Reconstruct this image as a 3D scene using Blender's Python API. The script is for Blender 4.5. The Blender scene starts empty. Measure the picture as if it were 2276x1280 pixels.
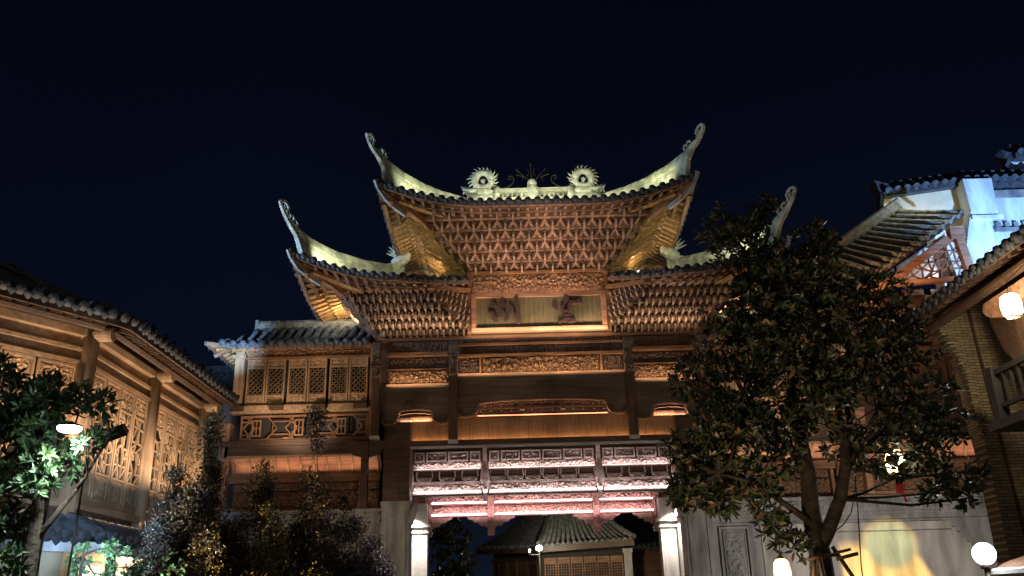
import bpy, math, random
from math import sin, cos, pi, radians, sqrt, atan2
from mathutils import Vector, Matrix, noise
V = Vector
SC = bpy.context.scene
COL = SC.collection

# ------------------------------------------------------------------ camera
PITCH, ROLL, FPX = radians(20.4), radians(-1.5), 1950.0
F = V((0, cos(PITCH), sin(PITCH))); RT = V((1, 0, 0)); UP = RT.cross(F)
R2 = RT * cos(ROLL) + UP * sin(ROLL); U2 = UP * cos(ROLL) - RT * sin(ROLL)
cam_data = bpy.data.cameras.new("camera")
cam_data.sensor_width = 36.0; cam_data.lens = 36.0 * FPX / 2276.0
cam_data.clip_start = 0.1; cam_data.clip_end = 2000
cam = bpy.data.objects.new("camera", cam_data); COL.objects.link(cam)
M = Matrix.Identity(4)
for i in range(3):
    M[i][0], M[i][1], M[i][2] = R2[i], U2[i], -F[i]
M[2][3] = 1.6
cam.matrix_world = M
SC.camera = cam

# ------------------------------------------------------------------ night sky, moonlight, exposure
W = bpy.data.worlds.new("World"); SC.world = W; W.use_nodes = True
nt = W.node_tree; nt.nodes.clear()
wo = nt.nodes.new('ShaderNodeOutputWorld'); wb = nt.nodes.new('ShaderNodeBackground')
tc = nt.nodes.new('ShaderNodeTexCoord'); sx = nt.nodes.new('ShaderNodeSeparateXYZ'); rp = nt.nodes.new('ShaderNodeValToRGB')
sky = nt.nodes.new('ShaderNodeTexSky'); sky.sky_type = 'NISHITA'; sky.sun_disc = False
sky.sun_elevation = radians(-12); sky.sun_rotation = radians(160)
mx = nt.nodes.new('ShaderNodeMixRGB'); mx.blend_type = 'ADD'; mx.inputs[0].default_value = 0.02
cl = nt.nodes.new('ShaderNodeTexNoise'); cl.inputs['Scale'].default_value = 2.2; cl.inputs['Detail'].default_value = 4; nt.links.new(tc.outputs['Generated'], cl.inputs[0])
clr = nt.nodes.new('ShaderNodeMapRange'); clr.inputs['To Min'].default_value = .72; clr.inputs['To Max'].default_value = 1.28; nt.links.new(cl.outputs[0], clr.inputs[0])
nt.links.new(tc.outputs['Generated'], sx.inputs[0]); nt.links.new(sx.outputs['Z'], rp.inputs[0])
e = rp.color_ramp.elements
e[0].position = 0.0; e[0].color = (.0050, .0075, .0165, 1)
e[1].position = 0.62; e[1].color = (.0012, .0018, .0050, 1)
em = e.new(0.3); em.color = (.0024, .0038, .0105, 1)
nt.links.new(rp.outputs[0], mx.inputs[1]); nt.links.new(sky.outputs[0], mx.inputs[2])
vm = nt.nodes.new('ShaderNodeVectorMath'); vm.operation = 'SCALE'; nt.links.new(mx.outputs[0], vm.inputs[0]); nt.links.new(clr.outputs[0], vm.inputs['Scale']); nt.links.new(vm.outputs[0], wb.inputs[0]); nt.links.new(wb.outputs[0], wo.inputs[0])
wb.inputs[1].default_value = .52

def lamp(kind, name, loc, power, color, target=None, **kw):
    d = bpy.data.lights.new(name, kind); d.energy = power; d.color = color
    for k, v in kw.items(): setattr(d, k, v)
    o = bpy.data.objects.new(name, d); COL.objects.link(o); o.location = loc
    if target is not None:
        o.rotation_euler = (V(target) - V(loc)).to_track_quat('-Z', 'Y').to_euler()
    return o
def strip(name, a, b, aim, power, color, w=.05):
    """A linear light from a to b that shines along the vector aim."""
    a, b, aim = V(a), V(b), V(aim).normalized()
    d = bpy.data.lights.new(name, 'AREA'); d.shape = 'RECTANGLE'; d.size = (b - a).length; d.size_y = w
    d.energy = power; d.color = color
    o = bpy.data.objects.new(name, d); COL.objects.link(o)
    x = (b - a).normalized(); z = -aim; z = (z - x * z.dot(x)).normalized(); y = z.cross(x)
    m = Matrix.Identity(4)
    for i in range(3): m[i][0], m[i][1], m[i][2], m[i][3] = x[i], y[i], z[i], ((a + b) / 2)[i]
    o.matrix_world = m
    return o
moon = lamp('SUN', 'moonlight', (0, -20, 60), .012, (.8, .88, 1), (6, 20, 0), angle=radians(4))
SC.view_settings.view_transform = 'Standard'; SC.view_settings.look = 'None'
SC.view_settings.exposure = 0.9; SC.view_settings.gamma = 1.0
SC.render.engine = 'CYCLES'
SC.cycles.use_denoising = True
SC.cycles.max_bounces = 5; SC.cycles.diffuse_bounces = 3; SC.cycles.glossy_bounces = 2
SC.cycles.sample_clamp_indirect = 4.0
SC.cycles.caustics_reflective = False; SC.cycles.caustics_refractive = False

# ------------------------------------------------------------------ materials
def new_mat(name):
    m = bpy.data.materials.new(name); m.use_nodes = True
    n = m.node_tree; n.nodes.clear()
    out = n.nodes.new('ShaderNodeOutputMaterial'); b = n.nodes.new('ShaderNodeBsdfPrincipled')
    n.links.new(b.outputs[0], out.inputs[0])
    return m, n, b
def ramp(n, stops):
    r = n.nodes.new('ShaderNodeValToRGB'); el = r.color_ramp.elements
    for i, (p, c) in enumerate(stops):
        x = el[i] if i < 2 else el.new(p)
        x.position = p; x.color = (*c, 1)
    return r
def mul(c, k): return tuple(min(1, x * k) for x in c)
def wood(name, c, axis=0, sc=7.0, lo=.55, hi=1.3, rough=.55, bump=.25, stretch=.08):
    m, n, b = new_mat(name)
    t = n.nodes.new('ShaderNodeTexCoord'); mp = n.nodes.new('ShaderNodeMapping')
    s = [1, 1, 1]; s[axis] = stretch; mp.inputs['Scale'].default_value = s
    nz = n.nodes.new('ShaderNodeTexNoise'); nz.inputs['Scale'].default_value = sc * 2; nz.inputs['Detail'].default_value = 6
    n2 = n.nodes.new('ShaderNodeTexNoise'); n2.inputs['Scale'].default_value = .9; n2.inputs['Detail'].default_value = 3
    n.links.new(t.outputs['Object'], mp.inputs[0]); n.links.new(mp.outputs[0], nz.inputs[0]); n.links.new(t.outputs['Object'], n2.inputs[0])
    r = ramp(n, [(.3, mul(c, lo)), (.7, mul(c, hi))]); n.links.new(nz.outputs[0], r.inputs[0])
    r2 = ramp(n, [(.3, (.55, .53, .51)), (.7, (1.2, 1.15, 1.1))]); n.links.new(n2.outputs[0], r2.inputs[0])
    mm = n.nodes.new('ShaderNodeMixRGB'); mm.blend_type = 'MULTIPLY'; mm.inputs[0].default_value = 1
    n.links.new(r.outputs[0], mm.inputs[1]); n.links.new(r2.outputs[0], mm.inputs[2]); n.links.new(mm.outputs[0], b.inputs['Base Color'])
    b.inputs['Roughness'].default_value = rough; b.inputs['Specular IOR Level'].default_value = .3
    bp = n.nodes.new('ShaderNodeBump'); bp.inputs['Strength'].default_value = bump; bp.inputs['Distance'].default_value = .02
    n.links.new(nz.outputs[0], bp.inputs['Height']); n.links.new(bp.outputs[0], b.inputs['Normal'])
    return m
def rocky(name, c, sc=3.0, lo=.6, hi=1.25, rough=.85, bump=.4, fine=24.0, dist=.03, streak=1.0):
    m, n, b = new_mat(name)
    t = n.nodes.new('ShaderNodeTexCoord'); mp = n.nodes.new('ShaderNodeMapping'); mp.inputs['Scale'].default_value = (1, 1, streak)
    nz = n.nodes.new('ShaderNodeTexNoise'); nz.inputs['Scale'].default_value = sc; nz.inputs['Detail'].default_value = 7
    nf = n.nodes.new('ShaderNodeTexNoise'); nf.inputs['Scale'].default_value = fine; nf.inputs['Detail'].default_value = 4
    n.links.new(t.outputs['Object'], mp.inputs[0]); n.links.new(mp.outputs[0], nz.inputs[0]); n.links.new(t.outputs['Object'], nf.inputs[0])
    r = ramp(n, [(.32, mul(c, lo)), (.66, mul(c, hi))]); n.links.new(nz.outputs[0], r.inputs[0]); n.links.new(r.outputs[0], b.inputs['Base Color'])
    b.inputs['Roughness'].default_value = rough; b.inputs['Specular IOR Level'].default_value = .25
    bp = n.nodes.new('ShaderNodeBump'); bp.inputs['Strength'].default_value = bump; bp.inputs['Distance'].default_value = dist
    n.links.new(nf.outputs[0], bp.inputs['Height']); n.links.new(bp.outputs[0], b.inputs['Normal'])
    return m
def glow(name, c, s, base=(.8, .8, .8)):
    m, n, b = new_mat(name); b.inputs['Base Color'].default_value = (*base, 1)
    b.inputs['Emission Color'].default_value = (*c, 1); b.inputs['Emission Strength'].default_value = s
    return m
def plain(name, c, rough=.5, metal=0.0):
    m, n, b = new_mat(name); b.inputs['Base Color'].default_value = (*c, 1)
    b.inputs['Roughness'].default_value = rough; b.inputs['Metallic'].default_value = metal
    return m
def leafy(name, stops, rough=.42, trans=0.0):
    m, n, b = new_mat(name)
    g = n.nodes.new('ShaderNodeNewGeometry'); r = ramp(n, stops); r.color_ramp.interpolation = 'LINEAR'
    n.links.new(g.outputs['Random Per Island'], r.inputs[0]); n.links.new(r.outputs[0], b.inputs['Base Color'])
    b.inputs['Roughness'].default_value = rough; b.inputs['Specular IOR Level'].default_value = .4
    return m
def bricks(name, c, mortar, bw=.42, bh=.11):
    m, n, b = new_mat(name)
    t = n.nodes.new('ShaderNodeTexCoord'); mp = n.nodes.new('ShaderNodeMapping'); mp.inputs['Rotation'].default_value = (radians(90), 0, 0)
    k = n.nodes.new('ShaderNodeTexBrick'); k.inputs['Scale'].default_value = 1; k.inputs['Brick Width'].default_value = bw
    k.inputs['Row Height'].default_value = bh; k.inputs['Mortar Size'].default_value = .009
    k.inputs['Color1'].default_value = (*c, 1); k.inputs['Color2'].default_value = (*mul(c, .6), 1); k.inputs['Mortar'].default_value = (*mortar, 1)
    n.links.new(t.outputs['Object'], mp.inputs[0]); n.links.new(mp.outputs[0], k.inputs[0]); n.links.new(k.outputs[0], b.inputs['Base Color'])
    b.inputs['Roughness'].default_value = .9
    bp = n.nodes.new('ShaderNodeBump'); bp.inputs['Strength'].default_value = .8; bp.inputs['Distance'].default_value = .03; bp.invert = True
    n.links.new(k.outputs['Fac'], bp.inputs['Height']); n.links.new(bp.outputs[0], b.inputs['Normal'])
    return m

MT = dict(
    gate=wood('gate timber', (.25, .125, .062), 0), gatev=wood('upright gate timber', (.10, .058, .036), 2), dark=wood('dark old timber', (.085, .05, .032), 0),
    red=wood('reddish bracket timber', (.215, .128, .085), 0, sc=5), bracket=wood('brown bracket timber', (.205, .128, .085), 0, sc=5), yellowlit=wood('ochre rafter timber', (.34, .2, .085), 1),  # the rafter timber carries the yellow lamplight of the eave flanks in its colour
    beam=wood('smoky beam timber', (.14, .10, .068), 0, sc=4, bump=.15), board=wood('honey board timber', (.33, .19, .10), 2, sc=9, lo=.7, hi=1.15),
    sign=wood('olive plank timber', (.16, .13, .068), 2, sc=10, lo=.7, hi=1.15), letter=plain('maroon lettering', (.06, .028, .022), .6),
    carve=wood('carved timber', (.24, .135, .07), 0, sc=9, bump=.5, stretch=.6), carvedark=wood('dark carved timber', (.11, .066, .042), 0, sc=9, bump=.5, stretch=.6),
    pale=wood('pale facade timber', (.35, .23, .135), 2, sc=6, lo=.6, hi=1.2), palex=wood('pale lengthwise timber', (.35, .23, .135), 1, sc=6, lo=.6, hi=1.2),
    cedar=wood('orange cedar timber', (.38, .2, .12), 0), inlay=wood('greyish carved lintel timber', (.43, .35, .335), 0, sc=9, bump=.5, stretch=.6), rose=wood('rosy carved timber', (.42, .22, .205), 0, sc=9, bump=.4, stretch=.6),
    tile=rocky('dark clay roof tile', (.05, .054, .062), 6, .5, 1.5, .7), tileg=rocky('olive grey roof tile', (.15, .142, .112), 6, .5, 1.4, .75), tilec=rocky('brownish grey roof tile', (.105, .10, .092), 5, .4, 1.5, .8),
    ridge=rocky('weathered lime plaster', (.50, .51, .40), 2.6, .4, 1.2, .85, .6, 18), ornament=rocky('pale moulded plaster', (.52, .53, .44), 7, .55, 1.15, .8, .5, 40),
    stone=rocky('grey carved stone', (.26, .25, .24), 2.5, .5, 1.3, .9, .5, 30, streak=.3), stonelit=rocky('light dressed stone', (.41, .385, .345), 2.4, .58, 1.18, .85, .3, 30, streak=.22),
    plaster=rocky('white wall plaster', (.72, .73, .72), 1.9, .55, 1.1, .9, .3, 10, streak=.35), cream=rocky('cream wall plaster', (.72, .6, .4), 1.2, .7, 1.08, .9, .3, 10),
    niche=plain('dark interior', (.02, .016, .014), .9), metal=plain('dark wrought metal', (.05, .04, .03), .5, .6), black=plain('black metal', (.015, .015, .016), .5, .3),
    brick=bricks('yellowish grey brick', (.30, .235, .135), (.07, .055, .035), .26, .065), paving=rocky('stone paving', (.16, .155, .15), 1.5, .6, 1.2, .8, .4, 14),
    bark=rocky('rough tree bark', (.04, .03, .024), 9, .5, 1.4, .95, .8, 20), pole=wood('stripped pole timber', (.15, .085, .05), 2),
    glass=plain('dark window glass', (.03, .035, .045), .1), paper=rocky('bluelit lattice backing', (.4, .46, .56), 2, .8, 1.1),  # lattice backing has the blue light on the hall windows put into its colour
    white=plain('white enamel', (.75, .75, .72), .35), yellow=rocky('yellow printed board', (.86, .64, .2), 3, .82, 1.05, .7, .05, streak=.3), sage=rocky('pale green printed board', (.55, .54, .30), 3, .8, 1.1, .7, .05, streak=.3),
    redp=plain('red tag', (.6, .03, .03), .5), bulb=glow('white lamp glow', (1, .97, .9), 14), globe=glow('globe lamp glow', (.92, .97, 1), 7), lantern=glow('lantern glow', (1, .84, .5), 4.5),
    led=glow('white led strip glow', (1, .93, .88), 9), leddisc=glow('cool lamp glow', (.85, 1, .93), 14), shop=glow('lit shop window glow', (1, .70, .33), 1.15, (.7, .5, .3)),
    weave=wood('bamboo lantern weave', (.45, .3, .1), 2),
)
MT['wire'] = plain('black cable', (.01, .01, .01), .6)

# ------------------------------------------------------------------ mesh helpers
class MB:
    def __init__(s, xf=None): s.v = []; s.f = []; s.xf = xf
    def add(s, vs, fs):
        o = len(s.v)
        s.v += [V(s.xf(*p)) if s.xf else V(p) for p in vs]
        s.f += [tuple(i + o for i in f) for f in fs]
    def box(s, x0, x1, y0, y1, z0, z1):
        if x0 > x1: x0, x1 = x1, x0
        s.add([(x0, y0, z0), (x1, y0, z0), (x1, y1, z0), (x0, y1, z0), (x0, y0, z1), (x1, y0, z1), (x1, y1, z1), (x0, y1, z1)],
              [(3, 2, 1, 0), (4, 5, 6, 7), (0, 1, 5, 4), (1, 2, 6, 5), (2, 3, 7, 6), (3, 0, 4, 7)])
    def obox(s, c, a, b, d):
        c, a, b, d = V(c), V(a), V(b), V(d)
        s.add([c + a * i + b * j + d * k for k in (-1, 1) for i, j in ((-1, -1), (1, -1), (1, 1), (-1, 1))],
              [(3, 2, 1, 0), (4, 5, 6, 7), (0, 1, 5, 4), (1, 2, 6, 5), (2, 3, 7, 6), (3, 0, 4, 7)])
    def bar(s, p, q, w, h, up=(0, 0, 1)):
        p, q, up = V(p), V(q), V(up); d = q - p
        sd = d.cross(up)
        if sd.length < 1e-6: sd = d.cross(V((1, 0, 0)))
        sd.normalize(); u = sd.cross(d).normalized()
        s.obox((p + q) / 2, d / 2, sd * w / 2, u * h / 2)
    def prism(s, poly, o, ux, uy, n):
        o, ux, uy, n = V(o), V(ux), V(uy), V(n); k = len(poly)
        a = [o + ux * x + uy * y for x, y in poly]
        s.add(a + [p + n for p in a], [tuple(range(k - 1, -1, -1)), tuple(range(k, 2 * k))] + [(i, (i + 1) % k, k + (i + 1) % k, k + i) for i in range(k)])
    def tube(s, pts, r, n=8, cap=True):
        pts = [V(p) for p in pts]; m = len(pts); r = r if isinstance(r, (list, tuple)) else [r] * m
        vs = []; ref = V((.3, .2, .93))
        for i, p in enumerate(pts):
            d = (pts[min(i + 1, m - 1)] - pts[max(i - 1, 0)])
            if d.length < 1e-9: d = V((0, 0, 1))
            d.normalize(); a = d.cross(ref)
            if a.length < .05: a = d.cross(V((1, 0, 0)))
            a.normalize(); b = d.cross(a)
            vs += [p + (a * cos(2 * pi * k / n) + b * sin(2 * pi * k / n)) * r[i] for k in range(n)]
        fs = [(i * n + k, i * n + (k + 1) % n, (i + 1) * n + (k + 1) % n, (i + 1) * n + k) for i in range(m - 1) for k in range(n)]
        if cap: fs += [tuple(range(n - 1, -1, -1)), tuple((m - 1) * n + k for k in range(n))]
        s.add(vs, fs)
    def lathe(s, prof, c, n=16):
        c = V(c); vs = [c + V((r * cos(2 * pi * k / n), r * sin(2 * pi * k / n), z)) for r, z in prof for k in range(n)]; m = len(prof)
        fs = [(i * n + k, i * n + (k + 1) % n, (i + 1) * n + (k + 1) % n, (i + 1) * n + k) for i in range(m - 1) for k in range(n)]
        fs += [tuple(range(n - 1, -1, -1)), tuple((m - 1) * n + k for k in range(n))]
        s.add(vs, fs)
    def grid(s, fn, nu, nv):
        s.add([fn(i / nu, j / nv) for j in range(nv + 1) for i in range(nu + 1)],
              [(j * (nu + 1) + i, j * (nu + 1) + i + 1, (j + 1) * (nu + 1) + i + 1, (j + 1) * (nu + 1) + i) for j in range(nv) for i in range(nu)])
    def cone(s, p, q, r, n=5):
        p, q = V(p), V(q); d = (q - p).normalized(); a = d.cross(V((.31, .2, .9)))
        if a.length < .05: a = d.cross(V((1, 0, 0)))
        a.normalize(); b = d.cross(a)
        s.add([p + (a * cos(2 * pi * k / n) + b * sin(2 * pi * k / n)) * r for k in range(n)] + [q], [(k, (k + 1) % n, n) for k in range(n)] + [tuple(range(n - 1, -1, -1))])
    def sweep(s, path, size, side):
        """Moulded ridge section carried along path; size: (width, height) per point; side: the horizontal across vector."""
        prof = [(-.5, 0), (-.5, .5), (-.64, .56), (-.64, .72), (-.46, .78), (-.46, .88), (-.3, 1), (.3, 1), (.46, .88), (.46, .78), (.64, .72), (.64, .56), (.5, .5), (.5, 0)]
        path = [V(p) for p in path]; side = V(side).normalized(); m = len(path); k = len(prof); vs = []
        for i, p in enumerate(path):
            t = (path[min(i + 1, m - 1)] - path[max(i - 1, 0)]).normalized(); u = side.cross(t).normalized()
            w, h = size[i]
            vs += [p + side * (a * w) + u * (b * h) for a, b in prof]
        fs = [(i * k + j, i * k + (j + 1) % k, (i + 1) * k + (j + 1) % k, (i + 1) * k + j) for i in range(m - 1) for j in range(k)]
        fs += [tuple(range(k - 1, -1, -1)), tuple((m - 1) * k + j for j in range(k))]
        s.add(vs, fs)
    def build(s, name, mat, parent=None, smooth=False):
        base = V((0, 0, 0)); p = parent
        while p is not None: base = base + p.location; p = p.parent
        me = bpy.data.meshes.new(name); me.from_pydata([v - base for v in s.v], [], s.f)
        me.materials.append(MT[mat] if isinstance(mat, str) else mat)
        if smooth:
            for q in me.polygons: q.use_smooth = True
        o = bpy.data.objects.new(name, me); COL.objects.link(o); o.parent = parent
        return o
def tag(o, label=None, cat=None, group=None, kind=None):
    for k, v in (('label', label), ('category', cat), ('group', group), ('kind', kind)):
        if v: o[k] = v
    return o
def thing(name, loc, label, cat, group=None):
    o = bpy.data.objects.new(name, None); COL.objects.link(o); o.location = loc; o.empty_display_size = .2
    return tag(o, label, cat, group)

class Fr:
    """A facade frame: u along the wall, n out of it towards the viewer, z up."""
    def __init__(s, o, ang): s.o = V(o); s.u = V((cos(ang), sin(ang), 0)); s.n = V((sin(ang), -cos(ang), 0)); s.z = V((0, 0, 1))
    def __call__(s, u, n, z): return s.o + s.u * u + s.n * n + s.z * z
def fbox(mb, f, u0, u1, n0, n1, z0, z1):
    mb.obox(f((u0 + u1) / 2, (n0 + n1) / 2, (z0 + z1) / 2), f.u * (u1 - u0) / 2, f.n * (n1 - n0) / 2, f.z * (z1 - z0) / 2)
def frame(mb, f, u0, u1, z0, z1, w, n0, n1):
    fbox(mb, f, u0, u1, n0, n1, z0, z0 + w); fbox(mb, f, u0, u1, n0, n1, z1 - w, z1)
    fbox(mb, f, u0, u0 + w, n0, n1, z0 + w, z1 - w); fbox(mb, f, u1 - w, u1, n0, n1, z0 + w, z1 - w)

def smooth01(x): x = max(0., min(1., x)); return x * x * (3 - 2 * x)
def carve_h(u, v, seed, sc, kind):
    p = V((u * sc, v * sc, seed * 7.31))
    a = noise.noise(p); b = noise.noise(p * 2.1 + V((3, 9, 1)))
    if kind == 'scroll':
        return smooth01(.5 + .75 * sin(a * 9 + u * sc * .8)) * (.7 + .3 * b)
    if kind == 'leaf':
        d, _ = noise.voronoi(p * 1.3)
        return smooth01((d[1] - d[0]) * 1.9) * (.65 + .5 * b)
    d, _ = noise.voronoi(p)
    return smooth01((d[1] - d[0]) * 1.6 + .25 * a) * .75 + .3 * smooth01(.5 + sin(b * 11))
def relief(mb, f, u0, u1, z0, z1, n, depth, seed=1, sc=5., kind='figure', cell=.04):
    """A carved panel: a sheet of real relief standing out of the plane at n."""
    nu = max(4, int((u1 - u0) / cell)); nv = max(3, int((z1 - z0) / cell))
    def P(a, b):
        u = u0 + (u1 - u0) * a; z = z0 + (z1 - z0) * b
        e = min(1, min(a, 1 - a) * (u1 - u0) / .06, min(b, 1 - b) * (z1 - z0) / .05)
        return f(u, n + depth * max(0, e) * carve_h(u, z, seed, sc, kind), z)
    mb.grid(P, nu, nv)
def weave(mb, f, u0, u1, z0, z1, n0, n1, pitch=.085, w=.022):
    """Slanting basket weave lattice inside a rectangle."""
    L = pitch * 1.5
    for i in range(-1, int((u1 - u0) / pitch) + 2):
        for j in range(-1, int((z1 - z0) / pitch) + 2):
            c = V((u0 + (i + .5) * pitch, z0 + (j + .5) * pitch)); d = V((1, 1 if (i + j) % 2 else -1)).normalized()
            a, b = c - d * L * .72, c + d * L * .72
            t0, t1 = 0., 1.
            for k, (lo, hi) in enumerate(((u0, u1), (z0, z1))):
                dd = b[k] - a[k]
                q0, q1 = (lo - a[k]) / dd, (hi - a[k]) / dd
                if q0 > q1: q0, q1 = q1, q0
                t0, t1 = max(t0, q0), min(t1, q1)
            if t1 - t0 < .12: continue
            p, q = a + (b - a) * t0, a + (b - a) * t1
            mb.bar(f(p[0], (n0 + n1) / 2, p[1]), f(q[0], (n0 + n1) / 2, q[1]), w, n1 - n0, up=f.n)
def crackle(mb, f, u0, u1, z0, z1, n0, n1, cell=.22, w=.028, seed=0):
    """Ice crack lattice: an irregular net of thin bars."""
    rnd = random.Random(seed); nu = max(2, round((u1 - u0) / cell)); nz = max(2, round((z1 - z0) / cell))
    P = {}
    for i in range(nu + 1):
        for j in range(nz + 1):
            ju = 0 if i in (0, nu) else rnd.uniform(-.3, .3); jz = 0 if j in (0, nz) else rnd.uniform(-.3, .3)
            P[i, j] = (u0 + (u1 - u0) * (i + ju) / nu, z0 + (z1 - z0) * (j + jz) / nz)
    m = (n0 + n1) / 2
    def B(a, b): mb.bar(f(a[0], m, a[1]), f(b[0], m, b[1]), w, n1 - n0, up=f.n)
    for i in range(nu):
        for j in range(nz):
            if rnd.random() < .85 and j: B(P[i, j], P[i + 1, j])
            if rnd.random() < .85 and i: B(P[i, j], P[i, j + 1])
            if rnd.random() < .6:
                B(*((P[i, j], P[i + 1, j + 1]) if rnd.random() < .5 else (P[i + 1, j], P[i, j + 1])))

def tile_col(mb, pts, across, r, cap=True):
    """One row of round cover tiles running up the slope through pts (first point at the eave), with its end disc."""
    pts = [V(p) for p in pts]; ac = V(across).normalized(); vs = []; fs = []; K = 5; rows = []
    for i in range(len(pts) - 1):
        a, b = pts[i], pts[i + 1]; d = (b - a).normalized(); up = ac.cross(d)
        if up.z < 0: up = -up
        for p, q in ((a, r * 1.08), (b, r * .9)):
            rows.append(len(vs)); vs += [p + ac * (q * cos(pi * k / K)) + up * (q * sin(pi * k / K)) for k in range(K + 1)]
    for a, b in zip(rows, rows[1:]):
        fs += [(a + k, a + k + 1, b + k + 1, b + k) for k in range(K)]
    mb.add(vs, fs)
    if cap:
        d = (pts[0] - pts[1]).normalized(); up = ac.cross(d); up = up if up.z > 0 else -up
        c = pts[0] + up * r * .12; k = 10
        ring = [(1.15 * r * cos(2 * pi * i / k), 1.15 * r * sin(2 * pi * i / k)) for i in range(k)]
        mb.prism(ring, c, ac, up, d * .035)
def drip(mb, p, across, out, w, h):
    """Hanging drip tile between two rows of cover tiles."""
    mb.prism([(-w / 2, .03), (-w / 2, -h * .25), (-w * .25, -h * .7), (0, -h), (w * .25, -h * .7), (w / 2, -h * .25), (w / 2, .03)], p, V(across).normalized(), (0, 0, 1), V(out).normalized() * .03)
def tiled_strip(mb, eave, ridge, n, r, courses=8, sag=.12, cap=True, drips=True, pan=True):
    """A straight run of tiled roof from the eave line (a, b) up to the ridge line (a, b) with n rows of cover tiles."""
    ea, eb, ra, rb = V(eave[0]), V(eave[1]), V(ridge[0]), V(ridge[1]); ac = (eb - ea).normalized()
    def S(a, t):
        p, q = ea.lerp(eb, a), ra.lerp(rb, a); x = p.lerp(q, t); x.z -= sag * 4 * t * (1 - t) * .5
        return x
    if pan: mb.grid(lambda a, t: S(a, t) - V((0, 0, .02)), n * 2, courses)
    for i in range(n):
        a = (i + .5) / n
        tile_col(mb, [S(a, t / courses) for t in range(courses + 1)], ac, r, cap)
        if drips and i < n - 1:
            p = S((i + 1) / n, 0); o = p - S((i + 1) / n, .1); o.z = 0
            drip(mb, p, ac, o, (eb - ea).length / n - r * 1.2, r * 1.6)

# ------------------------------------------------------------------ ground
g = MB(); g.grid(lambda a, b: (-150 + 300 * a, -60 + 360 * b, 0), 6, 6); tag(g.build('ground', 'paving'), kind='structure')

# ------------------------------------------------------------------ the gatehouse
X0, YG = .88, 28.0
gate = thing('gatehouse', (X0, YG, 0), 'tall timber gatehouse with tiers of upswept tiled roofs above an open passage', 'gatehouse')
def side(s): return lambda u, y, z: (X0 + s * u, y, z)
class Hip:
    """Height field of a hipped roof with upswept corners, in gate coordinates (u outward, y, z)."""
    def __init__(s, W, wr, yf, yr, z0, H, L, Rc, two=True):
        s.W, s.wr, s.yf, s.yr, s.z0, s.H, s.L, s.Rc, s.D, s.two = W, wr, yf, yr, z0, H, L, Rc, yr - yf, two; s.yb = 2 * yr - yf
    def v(s, x, y): return max(0, min(1, (s.W - (abs(x) if s.two else x)) / (s.W - s.wr), (y - s.yf) / s.D, (s.yb - y) / s.D))
    def lift(s, x, y):
        cx = s.W if x > 0 or not s.two else -s.W
        w = max(0, 1 - sqrt((x - cx) ** 2 + (min(y, s.yb + s.yf - y) - s.yf) ** 2) / s.Rc); return w * w
    def __call__(s, x, y, dz=0):
        v = s.v(x, y); w = s.lift(x, y)
        return V((x + (.16 * w if x > 0 or not s.two else -.16 * w), y - .16 * w * (1 if y < s.yr else -1), s.z0 + s.H * (.6 * v + .4 * v * v) + s.L * w + dz))
    def xhip(s, y): return s.W - (s.W - s.wr) * max(0, min(1, (y - s.yf) / s.D, (s.yb - y) / s.D))
    def yhip(s, x): return s.yf + s.D * max(0, min(1, (s.W - abs(x)) / (s.W - s.wr)))

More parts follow.
